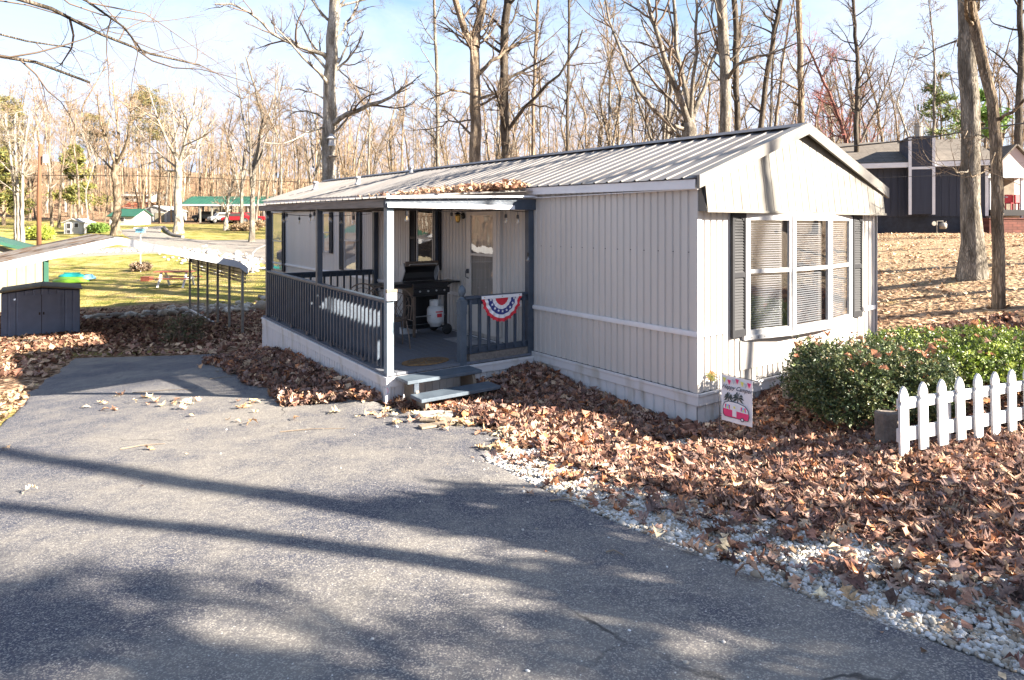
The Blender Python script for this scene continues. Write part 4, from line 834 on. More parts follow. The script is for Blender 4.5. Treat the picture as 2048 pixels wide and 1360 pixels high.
# ---- string lights under the porch roof
st = onH('string_lights', 'black string light cable with clear bulbs looped under the porch roof edge', 'string lights', PXO, PY0, 0)
def hang(p0, p1, n, sag, drops):
    pts = [(p0[0] + (p1[0] - p0[0]) * i / n, p0[1] + (p1[1] - p0[1]) * i / n, p0[2] + (p1[2] - p0[2]) * i / n - sag * 4 * (i / n) * (1 - i / n)) for i in range(n + 1)]
    MB().tube(pts, .006, 5).build('cord', 'black_metal', st)
    for t_, dr in drops:
        i = t_ * n; k = min(int(i), n - 1); f_ = i - k; q = [pts[k][j] + (pts[k + 1][j] - pts[k][j]) * f_ for j in range(3)]
        bl = MB().tube([(q[0], q[1], q[2]), (q[0] + .003, q[1], q[2] - dr)], .004, 5).lathe([(.010, .0), (.021, -.01), (.021, -.055), (.014, -.06)], (q[0], q[1], q[2] - dr), 8).build('socket', 'black_metal', st)
        MB().lathe([(.012, -.06), (.017, -.075), (.032, -.105), (.034, -.125), (.022, -.15), (.001, -.156)], (q[0], q[1], q[2] - dr), 12).build('bulb', 'bulb_glass', bl, smooth=True); MB().lathe([(.004, -.07), (.006, -.12), (.001, -.13)], (q[0], q[1], q[2] - dr), 6).build('filament', 'brass', bl)
hz = PZ - .005 + .03
hang((-.02, 5.9, hz + .06), (.02, 3.0, hz + .02), 10, .05, [(.05, .03), (.42, .06), (.5, .03), (.95, .08)]); hang((.02, 3.0, hz + .02), (.02, .10, hz), 10, .06, [(.02, .05), (.28, .03), (.62, .07)]); hang((.06, .0, hz - .03), (1.95, .0, hz - .03), 10, .035, [(.12, .02)]); hang((1.95, .0, hz - .03), (2.32, .02, hz - .05), 4, .01, [(.5, .05)])
hang((1.95, .06, hz - .03), (1.55, 2.3, hz + .1), 6, .04, [(.0, .06), (.55, .05)]); hang((2.34, .06, 1.98), (2.34, .02, 1.9), 2, .0, [(1, .05)])
hang((.0, 5.92, hz), (2.3, 5.92, hz), 8, .06, [(.3, .04), (.7, .04)])
# ---- patriotic bunting on the front balustrade
bt = onH('bunting', 'red, white and blue star bunting fan hung on the front porch railing', 'bunting', -.645, 3.005, 1.225)
Wb, Hb = .345, .36
def fan(r0, r1, m_name, nm, d=0.0):
    def f_(u, v):
        a = math.pi * (1.0 - u); rr = r0 + (r1 - r0) * v; pl = .018 * rr * math.sin(u * math.pi * 18) + (.006 if int(u * 18) % 2 else 0)
        sc = 1 - .02 * math.cos(u * 36 * math.pi) * (rr > .9); return (Wb * rr * math.cos(a) * sc, -d + pl - .01, -Hb * rr * math.sin(a) * sc - .012 * (1 - abs(math.cos(a))))
    return MB().grid(f_, 108, 3).build(nm, m_name, bt, solid=.0015)
fan(.04, .34, 'red_cloth', 'red_band'); fan(.34, .50, 'white_cloth', 'white_band'); fan(.50, .72, 'blue_ink', 'blue_band'); fan(.72, .86, 'white_cloth', 'white_band'); fan(.86, 1.0, 'red_cloth', 'red_band')
MB().box(-.36, .36, -.018, -.012, -.025, .022).build('heading', 'white_cloth', bt, bevel=.002)
for k in range(9):
    a = math.pi * (k + .5) / 9; cx_, cz_ = Wb * .61 * math.cos(a), -Hb * .61 * math.sin(a); pts = []
    for j in range(10): q = math.pi / 2 + j * math.pi / 5; rr = .024 if j % 2 == 0 else .010; pts.append((cx_ + rr * math.cos(q), cz_ + rr * math.sin(q)))
    MB().prism(pts, 'y', -.026, -.024).build('star', 'white_cloth', bt)
for x in (-.31, 0, .31): MB().lathe([(.008, -.018), (.008, -.021)], (x, 0, 0), 8, 'y').build('grommet', 'brass', bt)
# ---- garden flag
fx, fy = PX(1443, 6.46), 6.46; fz = h(fx, fy); fr = -R(33)
fl = thing('garden_flag', 'small garden flag with palms and a camper, on a metal stand by the home corner', 'flag', (fx, fy, fz), fr); FT = .73 - fz
MB().tube([(-.02, 0, -.1), (-.02, 0, FT + .02), (.0, 0, FT + .035), (.30, 0, FT + .005), (.34, 0, FT - .005), (.37, 0, FT + .02), (.36, 0, FT + .05), (.33, 0, FT + .05)], .0045, 6).build('stand', 'dark_metal', fl)
FW, FH = .30, .46; cl = MB().grid(lambda u, v: (u * FW, .006 * math.sin(u * 9) * v, FT + .028 - u * .03 - v * FH), 12, 12).build('flag_cloth', 'white_cloth', fl, solid=.002)
def art(poly, m_name, nm, d=.010, cx=0, cz=0):
    o = MB().prism([(FW * (p[0]), FT + .028 - .03 * p[0] - FH * p[1]) for p in poly], 'y', -d - .001, -d); return o.build(nm, m_name, cl)
for i, (x, mm) in enumerate(((.10, 'yellow_cloth'), (.26, 'pink_cloth'), (.40, 'grey_cloth'), (.52, 'pink_cloth'), (.68, 'yellow_cloth'), (.90, 'pink_cloth'), (.79, 'grey_cloth'))): y = .03 + .05 * math.sin(x * 6) ** 2; art([(x - .06, y), (x + .06, y + .01), (x, y + .12)], mm, 'pennant')
for (cx_, cz_, s_) in ((.24, .47, .16), (.55, .45, .20)):
    for k, a in enumerate((-170, -145, -110, -75, -40, -12, 20, 160)):
        a = R(a); c_, s2 = math.cos(a), math.sin(a); dr = .05 * abs(c_); art([(cx_, cz_ - .01), (cx_ + s_ * .55 * c_ - .02 * s2, cz_ + s_ * .62 * s2 - .025), (cx_ + s_ * c_, cz_ + s_ * .75 * s2 + dr), (cx_ + s_ * .5 * c_ + .02 * s2, cz_ + s_ * .6 * s2 + .03)], 'palm_ink', 'palm_frond')
    art([(cx_ - .015, cz_), (cx_ + .015, cz_), (cx_ - .02, cz_ + .2), (cx_ - .05, cz_ + .2)], 'palm_ink', 'palm_trunk', .009)
body = [(.08, .84), (.07, .68), (.12, .60), (.25, .555), (.55, .555), (.76, .59), (.86, .67), (.89, .80), (.86, .88), (.14, .88)]
art([(.055, .85), (.05, .68), (.10, .585), (.25, .54), (.56, .54), (.78, .578), (.885, .66), (.915, .80), (.88, .895), (.12, .895)], 'ink', 'camper_outline', .0105); art(body, 'white_cloth', 'camper', .012)
art([(.072, .72), (.88, .74), (.89, .80), (.86, .88), (.14, .88), (.08, .84)], 'pink_cloth', 'camper', .0135)
for x in (.13, .64): art([(x, .62), (x + .16, .625), (x + .16, .715), (x, .71)], 'sky_blue', 'camper_window', .0137); art([(x, .62), (x + .05, .622), (x + .02, .71), (x, .71)], 'pink_cloth', 'camper_curtain', .0148); art([(x + .16, .625), (x + .11, .622), (x + .14, .713), (x + .16, .715)], 'pink_cloth', 'camper_curtain', .0148); art([(x + .06, .66), (x + .10, .66), (x + .10, .71), (x + .06, .71)], 'yellow_cloth', 'camper_window', .0152)
art([(.37, .62), (.40, .60), (.47, .60), (.50, .62), (.50, .86), (.37, .86)], 'white_cloth', 'camper_door', .0148); art([(.405, .635), (.465, .635), (.465, .68), (.405, .68)], 'yellow_cloth', 'camper_window', .0158)
art([(.69 + .065 * math.cos(a * .524), .885 + .045 * math.sin(a * .524)) for a in range(12)], 'ink', 'camper_wheel', .0158); art([(.69 + .035 * math.cos(a * .524), .885 + .024 * math.sin(a * .524)) for a in range(12)], 'white_cloth', 'camper_wheel', .0168)
tc_ = bpy.data.curves.new('lettering', 'FONT'); tc_.body = 'Happy Camper'; tc_.size = .056; tc_.shear = .45; tc_.extrude = .0006; tc_.offset = .0006; tc_.align_x = 'CENTER'; to = bpy.data.objects.new('tmp', tc_); C.objects.link(to)
bpy.context.view_layer.update(); me = bpy.data.meshes.new_from_object(to.evaluated_get(bpy.context.evaluated_depsgraph_get())); bpy.data.objects.remove(to)
tx = bpy.data.objects.new('lettering', me); C.objects.link(tx); me.materials.clear(); me.materials.append(MATS['ink']); tx.parent = cl; tx.rotation_euler = (R(90), R(5.7), 0); tx.scale = (.84, 1.1, 1); tx.location = (FW * .5, -.012, FT + .028 - FH * .315)
fw_ = thing('flower_ornament', 'orange and yellow artificial flowers fixed at the left end of the garden flag stand', 'flowers', (fx - .09, fy + .03, fz + FT), fr); rr_ = np.random.default_rng(4)
for k in range(7):
    a = k * .9; c3 = (.035 * math.cos(a) * (k > 0), .01 * (k % 3), .03 * math.sin(a) * (k > 0)); m2 = MB()
    for j in range(7): q = j * .9; m2.quad(c3, (c3[0] + .02 * math.cos(q - .35), c3[1] - .01, c3[2] + .02 * math.sin(q - .35)), (c3[0] + .034 * math.cos(q), c3[1] - .014, c3[2] + .034 * math.sin(q)), (c3[0] + .02 * math.cos(q + .35), c3[1] - .01, c3[2] + .02 * math.sin(q + .35)))
    m2.build('flower', 'orange_cloth' if k % 3 else 'yellow_cloth', fw_, solid=.001)
MB().tube([(.07, -.02, 0), (0, 0, 0), (-.02, 0, -.06)], .004, 5).build('stem', 'dark_metal', fw_)
# ---- picket fence panel, concrete block beside it
e_ = Vector((1.28, .52, 0)).normalized(); frz = math.atan2(e_.y, e_.x); pf = thing('picket_fence', 'low white picket fence panel with pointed gothic tops standing in the leaves', 'fence', (3.157, 5.15, .42), frz)
def picket(x, i):
    w = .052; prof = [(-w, 0), (w, 0), (w, .40), (w * .72, .415), (w * .70, .428), (w * .98, .452), (w * .92, .49), (w * .55, .53), (0, .555), (-w * .55, .53), (-w * .92, .49), (-w * .98, .452), (-w * .70, .428), (-w * .72, .415), (-w, .40)]
    jz = random.uniform(-.006, .006) - (.03 if i == 0 else 0); ln = random.uniform(-.02, .012); o = MB().prism([(p[0] + x - (p[1] - .2) * (.045 + ln), p[1] * (1.05 if i == 0 else 1) + jz - .012 * (i > 0) + (.03 if i else 0)) for p in prof], 'y', -.022, -.002).build('picket', 'picket_white', pf, bevel=.002)
for i in range(13): picket(i * .2305, i)
for z0, z1 in ((.355, .445), (.095, .205)): MB().box(-.045, 2.85, .0, .022, z0, z1).build('rail', 'picket_white', pf, bevel=.003)
for x in (.58, 2.6): MB().box(x, x + .045, .024, .06, -.3, .42).build('stake', 'picket_white', pf)
bx, by = PX(1778, 5.62), 5.62; o = MB().box(-.095, .095, -.07, .07, -.08, .31).build('stone_block', 'block_stone', None, bevel=.018); o.location = (bx, by, h(bx, by) + .0); o.rotation_euler = (R(-6), R(3), .25); tag(o, 'rough brown-grey block standing between shrub and first picket', 'stone block')
bx, by, bz = HW(2.1, -.42, 0); o = MB().box(-1.1, 1.1, -.04, .04, -.1, .06).build('edging_timber', 'grey_wood', None, bevel=.006); o.location = (bx, by, h(bx, by) + .06); o.rotation_euler = (0, R(-3), HROT + .05); tag(o, 'dark weathered edging timber along the wall behind the shrub', 'timber')
# ---- loose slab, boards and twigs in front of the steps
x, y, z = G(872, 838); o = MB().prism([(-.26, -.10), (.18, -.14), (.22, .02), (.05, .12), (-.24, .10)], 'z', 0, .04).build('paving_slab', 'concrete', None, bevel=.006); o.location = (x, y, z + .03); o.rotation_euler = (0, 0, .15); tag(o, 'broken grey paving slab lying before the steps', 'slab')
for i, (px, py, a, L_) in enumerate(((945, 850, -.12, .62), (905, 852, .5, .4))):
    x, y, z = G(px, py); o = MB().box(-L_, L_, -.06, .06, 0, .022).build('loose_board', 'brown_wood', None, bevel=.003); o.location = (x, y, z + .035); o.rotation_euler = (0, 0, a); tag(o, ['long brown board half buried in leaves near the steps', 'short brown board lying at an angle beside the slab'][i], 'board')
tw = [((1100, 1010), (1165, 1016)), ((1212, 1118), (1247, 1122)), ((265, 790), (390, 782)), ((560, 870), (690, 862)), ((420, 700 + 62), (470, 757)), ((240, 905), (330, 893)), ((820, 800), (760, 830)), ((1020, 690 + 150), (1060, 846))]
TL = ['thin twig lying at the gravel edge', 'short stick alone on the dark asphalt', 'long twig on the shaded far part of the drive', 'long thin twig on the sunny middle of the drive', 'twig near the leaf drift by the porch skirt', 'pale twig on the left of the drive', 'bent twig beside the porch corner', 'twig on the leaves right of the steps']
for i, (a, c) in enumerate(tw):
    A_, B_ = Vector(G(*a)), Vector(G(*c)); M_ = (A_ + B_) / 2 + Vector((0, .03, 0)); o = MB().tube([(0, 0, .028), tuple(M_ - A_ + Vector((0, 0, .034))), tuple(B_ - A_ + Vector((0, 0, .027)))], [.006, .005, .003], 5).build('twig', 'brown_wood', None); o.location = A_; tag(o, TL[i], 'twig')
x, y, z = HW(PXO - .02, PY0 - .06, 0); o = thing('white_tag', 'small white cable tag hanging on the porch skirt corner', 'tag', (x, y, .02), HROT + .3); MB().box(-.035, .035, -.01, .0, -.10, .06).build('plate', 'white_trim', o, bevel=.004); MB().tube([(0, -.005, .06), (.01, -.005, .10), (-.01, 0, .13)], .003, 5).build('loop', 'pink_cloth', o)
x, y, z = P(669, 282, 26.1); o = thing('bird_house', 'small weathered bird feeder hung on the pale oak trunk', 'bird house', (x - .12, y, z)); MB().lathe([(.14, -.22), (.16, -.2), (.13, -.16), (.11, .06), (.22, .10), (.04, .3)], (0, 0, 0), 10).build('body', 'alu', o); MB().lathe([(.19, -.5), (.19, -.46), (.05, -.44)], (.02, 0, -.15), 10).build('tray', 'grey_wood', o)

# ================================================================ MIDDLE DISTANCE, LEFT
cp = thing('metal_carport', 'long open metal carport with white gable trim and ribbed roof left of the home', 'carport', (-7.83, 18.5, -.97), math.atan2(.604, .797)); q0 = -.97
ZE, ZP, CW, CL = 1.11 - q0, 1.90 - q0, 6.2, 7.6
for k in range(6):
    for x in (0, -CW):
        wx, wy = -7.83 + x * .797 - k * 1.52 * .604, 18.5 + x * .604 + k * 1.52 * .797; zb_ = min(h(wx, wy) - q0, 0) - .1
        MB().box(x - .032, x + .032, k * 1.52 - .032, k * 1.52 + .032, zb_, ZE - .05).build('leg', 'galv', cp)
for x in (0, -CW): MB().box(x - .04, x + .04, .15, CL, -.06, -.0).build('base_rail', 'galv_white' if x == 0 else 'galv', cp)
for k, (y, zz) in enumerate(((6.2, 0), (7.45, 0))): MB().box(-.2, .2, y - .1, y + .1, -.34, -.062).build('footing_block', 'concrete', cp)
def cslope(side):
    b = MB(); y = -.1; pr = []
    while y < CL + .15: pr += [(y, 0), (y + .48, 0), (y + .50, .06), (y + .56, .06), (y + .58, 0)]; y += .58
    prof = [(-CW / 2, ZP), (-.12, ZE + .06), (.02, ZE), (.10, ZE - .12), (.10, ZE - .30)]
    if side < 0: prof = [(-CW - p[0], p[1]) for p in prof]
    for yy, d in pr:
        for x, z in prof: b.v.append((x + (d * .7 if side > 0 else -d * .7), yy, z + d))
    for i in range(len(pr) - 1):
        for j in range(4): n = i * 5 + j; b.f.append((n, n + 1, n + 6, n + 5))
    return b.build('roof', 'roof_dirty', cp, solid=.004)
mat('roof_dirty', (.085, .08, .08), .8, .5, 2.2, .1, 10, spec=.1, col2=(.06, .04, .028), thr=(.48, .62)); cslope(1); cslope(-1)
b = MB(); pf_ = [(-CW - .12, ZE - .30), (-CW - .12, ZE - .10), (-CW + .12, ZE + .10), (-CW / 2, ZP + .04), (-.12, ZE + .10), (.12, ZE - .10), (.12, ZE - .30)]
for a_, c_ in zip(pf_[:-1], pf_[1:]): b.beam((a_[0], -.14, a_[1] - .05), (c_[0], -.14, c_[1] - .05), .03, .20 if abs(a_[0] - c_[0]) > .5 else .12, up=(0, 1, 0)) if False else b.quad((a_[0], -.15, a_[1] - .17), (c_[0], -.15, c_[1] - .17), (c_[0], -.15, c_[1] + .02), (a_[0], -.15, a_[1] + .02))
b.build('gable_trim', 'galv_white', cp, solid=.05)
b = MB()
for k in range(6):
    for s2 in (-1, 1): xx = (0 if s2 > 0 else -CW); b.beam((xx, k * 1.52, ZE - .05), (-CW / 2, k * 1.52, ZP - .06), .05)
b.build('rafter', 'galv', cp)
b = MB()
for k in range(5): b.box(.075, .085, -.05, CL, ZE - .14 - .10 * k, ZE - .06 - .10 * k)
b.build('side_panel', 'galv', cp)
# garden shed
sx_, sy_ = -14.45, 19.57; sd = thing('garden_shed', 'small grey ribbed metal garden shed with double sliding doors and low gable roof', 'shed', (sx_, sy_, -1.10), HROT)
w2, hs_, hp = .975, 1.33, 1.44
b = MB(); pr = ribs(-w2, w2, .20, .012, .3); n = 0
for t_, d in pr: b.v += [(t_, -d, 0), (t_, -d, hs_ + (hp - hs_) * (1 - abs(t_) / w2) - .03)]
for i in range(len(pr) - 1): b.f.append((2 * i, 2 * i + 1, 2 * i + 3, 2 * i + 2))
for s2 in (-1, 1): ribwall(b, 'x', s2 * w2, s2, 0, 1.8, 0, hs_ - .02, .2, .012)
b.quad((-w2, 1.8, 0), (w2, 1.8, 0), (w2, 1.8, hs_ - .02), (0, 1.8, hp - .03), (-w2, 1.8, hs_ - .02)); b.build('wall', 'shed_metal', sd)
for s2 in (-1, 1):
    b = MB().box(min(0, s2 * .48) + .008, max(0, s2 * .48) - .008, -.03, -.016, .04, 1.24)
    for k in (.12, .36): b.box(s2 * k - .008, s2 * k + .008, -.034, -.03, .06, 1.22)
    d_ = b.build('door', 'shed_metal', sd); MB().box(s2 * .05 - .02, s2 * .05 + .02, -.06, -.03, .62, .70).build('handle', 'black_metal', d_)
MB().box(-.008, .008, -.028, -.014, .04, 1.24).build('dark_gap_strip', 'black_metal', sd); b = MB()  # black strip painted in for the shade between the doors
for s2 in (-1, 1): b.quad((0, -.08, hp + .02), (s2 * (w2 + .06), -.08, hs_ - .0), (s2 * (w2 + .06), 1.88, hs_ - .0), (0, 1.88, hp + .02))
b.build('roof', 'cream_wall', sd, solid=.04); MB().box(-w2 - .02, w2 + .02, -.04, 1.82, -.4, .0).build('base', 'concrete', sd)
# white outbuilding with green trim
X1 = PX(95, 26.5); ob = thing('white_outbuilding', 'cream white ribbed building with green roof edge and corner trim behind the shed', 'outbuilding', (X1, 26.5, -1.4), HROT)
b = MB(); pr = ribs(-7, 0, .3, .02, .3); ez, rz_ = 2.30, 3.5
for t_, d in pr: b.v += [(t_, -d, 0), (t_, -d, ez + (rz_ - ez) * (1 - abs(t_ + 3.5) / 3.5) - .02)]
for i in range(len(pr) - 1): b.f.append((2 * i, 2 * i + 1, 2 * i + 3, 2 * i + 2))
b.quad((0, 0, 0), (0, 6, 0), (0, 6, ez), (0, 0, ez)); b.build('wall', 'cream_wall', ob); MB().box(-.12, .04, -.06, .0, 0, ez).build('corner_trim', 'green_roof', ob)
b = MB()
for s2 in (-1, 1): b.quad((-3.5, -.35, rz_ + .06), (-3.5 + s2 * 3.75, -.35, ez - .02), (-3.5 + s2 * 3.75, 6.3, ez - .02), (-3.5, 6.3, rz_ + .06))
b.build('roof', 'green_roof', ob, solid=.12)
# kayaks
for px, py, L_, m_, lb_, rz_, dz_ in ((142, 567, 1.9, 'lime', 'lime green kayak lying upside down on the lawn', .05, 0), (144, 559, 1.5, 'teal', 'teal kayak lying behind the lime green one', .0, .02), (178, 561, .75, 'sky_blue', 'pale blue small boat tip right of the two kayaks', -.2, 0)):
    x, y, z = G(px, py, y0=24); k = thing('kayak', lb_, 'kayak', (x, y, z + dz_), rz_)
    def hull(u, v): a = v * math.pi; w = math.sin(math.pi * u) ** .6; return ((u - .5) * L_, -.32 * w * math.cos(a), .05 + (.26 * w) * math.sin(a) + .05 * (2 * u - 1) ** 2)
    MB().grid(hull, 16, 10).build('hull', m_, k, smooth=True, solid=.01); MB().box(-L_ * .3, L_ * .3, -.02, .02, .28, .33).build('keel', m_, k)
# picnic table
x, y, z = G(352, 574, y0=24); s_ = 74 * y / F / 1.9; pt = thing('picnic_table', 'red-brown picnic table with white frame legs on the far lawn', 'picnic table', (x, y, z), .06)
MB().box(-.95 * s_, .95 * s_, -.36, .36, .72, .76).build('tabletop', 'red_wood', pt)
for s2 in (-1, 1): MB().box(-.95 * s_, .95 * s_, s2 * .72 - .13, s2 * .72 + .13, .42, .46).build('bench', 'red_wood', pt)
for s2 in (-1, 1):
    for s3 in (-1, 1): MB().beam((s2 * .62 * s_, s3 * .62, 0), (s2 * .62 * s_, s3 * .18, .72), .09, .05).build('leg', 'white_trim', pt)
    MB().beam((s2 * .62 * s_, -.8, .40), (s2 * .62 * s_, .8, .40), .05, .09).build('brace', 'white_trim', pt)
x, y, z = G(294, 563, y0=24); o = MB().box(-.22, .22, -.2, .2, 0, .2).box(-.24, .24, -.22, .22, .2, .23).build('wooden_crate', 'red_wood', None); o.location = (x, y, z); tag(o, 'low brown wooden crate on the lawn left of the picnic table', 'crate')
# martin house on its pole
x, y, z = G(281, 545, y0=24); zt_ = CZ - (457 - HY) / F * y; mh = thing('bird_house', 'pale blue bird house with flat roof on a tall thin pole in the lawn', 'bird house', (x, y, z)); MB().tube([(0, 0, -.1), (0, 0, zt_ - z)], .025, 6).build('pole', 'white_trim', mh); b_ = MB().box(-.20, .20, -.16, .16, zt_ - z - .24, zt_ - z).build('body', 'sky_blue', mh); MB().box(-.27, .27, -.22, .22, zt_ - z, zt_ - z + .06).build('roof', 'white_trim', mh)
for k in (-.11, 0, .11): MB().lathe([(.028, -.161), (.028, -.165)], (k, 0, zt_ - z - .12), 8, 'y').build('entry_hole', 'black_paint', b_)
# bent pipe rail at the porch end
x, y, z = G(505, 545, y0=24); zt_ = CZ - (498 - HY) / F * y; o = thing('pipe_rail', 'bent pale pipe rail beside the road left of the porch', 'handrail', (x, y, z)); t_ = zt_ - z; MB().tube([(0, 0, -.2), (-.03, 0, t_ - .5), (.02, 0, t_ - .2), (.25, 0, t_), (.8, 0, t_ + .22), (1.6, 0, t_ + .3)], .05, 8).build('pipe', 'galv_white', o, smooth=True); MB().lathe([(.14, -.05), (.14, .02)], (0, 0, 0), 10).build('footing', 'concrete', o)
# line of rocks and white riprap
def rowpts(a, b, n, sp, y0=20): 
    A_, B_ = np.array(G(*a, y0=y0)), np.array(G(*b, y0=y0)); r = np.random.default_rng(n); t = r.random(n); p = A_[:2] + (B_ - A_)[:2] * t[:, None] + r.normal(0, sp, (n, 2)) * [.6, 1]; return np.concatenate([p, hh(p[:, 0], p[:, 1])[:, None]], 1)
RK = [(.48, .42, .34), (.36, .31, .25), (.56, .51, .44), (.27, .22, .18)]
stones('creek_rocks', np.concatenate([rowpts((160, 640), (330, 628), 60, .22), rowpts((325, 625), (520, 612), 110, .5), rowpts((300, 632), (520, 620), 60, .3)]), .13, RK, 41, .6)
rp = np.concatenate([rowpts((365, 503), (500, 545), 420, .9, 26), rowpts((400, 508), (510, 530), 260, .8, 26)]); stones('riprap', rp, .13, WH, 42, .7); stones('verge_gravel', rowpts((60, 505), (360, 500), 500, .5, 30), .10, WH, 43, .5)
stones('edge_stones', np.concatenate([rowpts((15, 690), (110, 678), 22, .25, 13), rowpts((380, 640), (420, 655), 14, .2, 14)]), .09, [(.2, .16, .13), (.3, .26, .22)], 44, .6)
# utility pole
x, y, z = G(78, 503, y0=30); zt_ = CZ - (288 - HY) / F * y; up_ = thing('utility_pole', 'brown wooden utility pole with a pale box near its top at the left', 'pole', (x, y, z)); MB().tube([(0, 0, -.3), (.0, 0, (zt_ - z) * .5), (.1, 0, zt_ - z)], [.16, .14, .11], 10).build('shaft', 'pole_wood', up_, smooth=True); MB().lathe([(.10, -.3), (.17, -.28), (.17, .25), (.1, .3)], (.45, 0, CZ - (318 - HY) / F * y - z), 12).build('transformer', 'tank_white', up_); MB().box(.0, .45, -.03, .03, CZ - (318 - HY) / F * y - z - .03, CZ - (318 - HY) / F * y - z + .03).build('bracket', 'galv', up_)
# playhouse, cottage, garage, shelter and the cars
def house(name, label, cat, px0, px1, base, eave, ridge, depth, wall, roof, y0=40, ridge_along='x', over=.2, feats=(), rz=0.0):
    x0, y, z = G((px0 + px1) / 2, base, y0=y0); w = (px1 - px0) * y / F; he = (base - eave) * y / F; hr = (base - ridge) * y / F; o = thing(name, label, cat, (x0, y, z), rz); b = MB()
    if ridge_along == 'x':
        b.prism([(0, -.5), (depth, -.5), (depth, he), (depth / 2, hr - .05), (0, he)], 'x', -w / 2, w / 2); b.build('wall', wall, o); rf = MB()
        rf.quad((-w / 2 - over, -over, he - over * .4), (w / 2 + over, -over, he - over * .4), (w / 2 + over, depth / 2, hr), (-w / 2 - over, depth / 2, hr)); rf.quad((-w / 2 - over, depth + over, he - over * .4), (w / 2 + over, depth + over, he - over * .4), (w / 2 + over, depth / 2, hr), (-w / 2 - over, depth / 2, hr))
    else:
        b.prism([(-w / 2, -.5), (w / 2, -.5), (w / 2, he), (0, hr - .05), (-w / 2, he)], 'y', 0, depth); b.build('wall', wall, o); rf = MB()
        for s2 in (-1, 1): rf.quad((s2 * (w / 2 + over), -over, he - over * .3), (0, -over, hr), (0, depth + over, hr), (s2 * (w / 2 + over), depth + over, he - over * .3))
    rf.build('roof', roof, o, solid=.08)
    for nm, a, c, d, e, mm in feats:
        f_ = MB().box(a * w, c * w, -.05, -.0, d * he, e * he).build(nm, mm, o)
        if nm == 'window': MB().box(a * w + .05, c * w - .05, -.06, -.05, d * he + .05, e * he - .05).build('pane', 'dark_room', f_)
    return o
house('playhouse', 'small white playhouse with open windows at the foot of the wooded bank', 'playhouse', 128, 163, 468, 444, 437, 1.8, 'white_wall', 'white_wall', 50, 'y', .15, [('window', -.34, -.08, .42, .92, 'white_trim'), ('window', .08, .36, .5, .92, 'white_trim'), ('window', -.34, -.1, .02, .36, 'white_trim')])
house('cottage', 'small white cottage with bright green roof behind the crooked shade tree', 'cottage', 219, 268, 451, 431, 418, 3.5, 'white_wall', 'green_roof', 60, 'x', .25, [('window', -.12, .12, .35, .8, 'white_trim')])
house('garage', 'white low gabled garage among trunks left of the vase-shaped tree', 'garage', 281, 334, 444, 421, 412, 5, 'white_wall', 'galv_white', 66, 'y', .15, [('door', .05, .40, .0, .8, 'cream_wall')])
house('cabin', 'rust roofed building glimpsed between trunks above the cottage', 'cabin', 242, 282, 428, 416, 404, 5, 'grey_wood', 'rusty', 90, 'x', .3)
house('bank_house', 'white house glimpsed through the wood above the far lane', 'house', 236, 300, 404, 392, 382, 6, 'white_wall', 'shingles', 100, 'x', .3, [('window', -.3, -.1, .3, .8, 'white_trim'), ('window', .1, .3, .3, .8, 'white_trim')])
house('tan_cabin', 'cream cabin standing behind the green roofed shelter', 'cabin', 419, 464, 438, 412, 402, 4, 'cream_wall', 'galv', 92, 'x', .1, [('vent', -.25, -.02, .6, .75, 'dark_room')])
ys = 84.0; zs = h(PX(450, ys), ys); sc_ = ys / F; sh = thing('open_shelter', 'open shelter with long green metal gable roof on posts beyond the road', 'shelter', (PX(450, ys), ys, zs)); he, hr = (443 - 409) * sc_, (443 - 392) * sc_; xw = 66 * sc_
for s2, dd in ((-1, 0), (1, 0)):
    b = MB(); k0 = -xw if True else 0; yy0 = -3.0 if s2 < 0 else 3.0
    pr = ribs(-xw + (.0), xw + 2.5, .5, -.04, .2)
    for t_, d in pr: b.v += [(t_, yy0, he + d), (t_ , 0, hr + d)]
    for i in range(len(pr) - 1): b.f.append((2 * i, 2 * i + 1, 2 * i + 3, 2 * i + 2))
    b.build('roof', 'green_roof', sh, solid=.05)
MB().prism([(-3.0, he), (3.0, he), (0, hr)], 'x', -xw - .05, -xw).build('gable', 'green_roof', sh); MB().box(-xw, xw + 2.5, -3.05, -2.98, he - .22, he).box(-xw - .06, -xw, -3.0, 3.0, he - .2, he).build('fascia', 'galv_white', sh)
for x in (-xw + .15, -1.9, -.4, 1.6, 4.2, 6.2):
    for yy in (-2.8, 2.8): MB().box(x - .08, x + .08, yy - .08, yy + .08, -.3, he).build('post', 'galv', sh)
mat('chrome', (.6, .6, .6), .2, metal=.9)
def car(label, px, y, m_, L_, pick=False, rz=0.0):
    x = PX(px, y); c = thing('parked_car', label, 'car', (x, y, h(x, y) + .02), rz, 'cars parked by the shelter'); l = L_ / 2
    pr = [(-l, .35), (-l, .75), (-l * .55, .85), (-l * .35, 1.30), (l * .15 if pick else l * .45, 1.33), (l * .25 if pick else l * .75, .88), (l, .82), (l, .35)]; b = MB().prism(pr, 'y', -.8, .8).build('body', m_, c, bevel=.06)
    MB().prism([(-l * .48, .88), (-l * .32, 1.24), (l * .10 if pick else l * .42, 1.26), (l * .18 if pick else l * .64, .90)], 'y', -.82, .82).build('window', 'dark_room', c)
    for a in (-.62, .62):
        for s2 in (-.78, .78): w_ = MB().lathe([(.02, -.1), (.30, -.11), (.33, -.06), (.33, .06), (.30, .11), (.02, .1)], (a * l, s2, .33), 16, 'y').build('wheel', 'rubber', c); MB().lathe([(.17, -.115 if s2 < 0 else .1), (.17, -.10 if s2 < 0 else .115)], (a * l, s2, .33), 10, 'y').build('rim', 'chrome', w_)
    for s2 in (-.55, .55): MB().box(-l - .02, -l + .04, s2 - .15, s2 + .15, .58, .72).build('headlight', 'chrome', c)
    MB().box(-l - .05, -l + .02, -.8, .8, .38, .50).build('bumper', 'chrome', c)
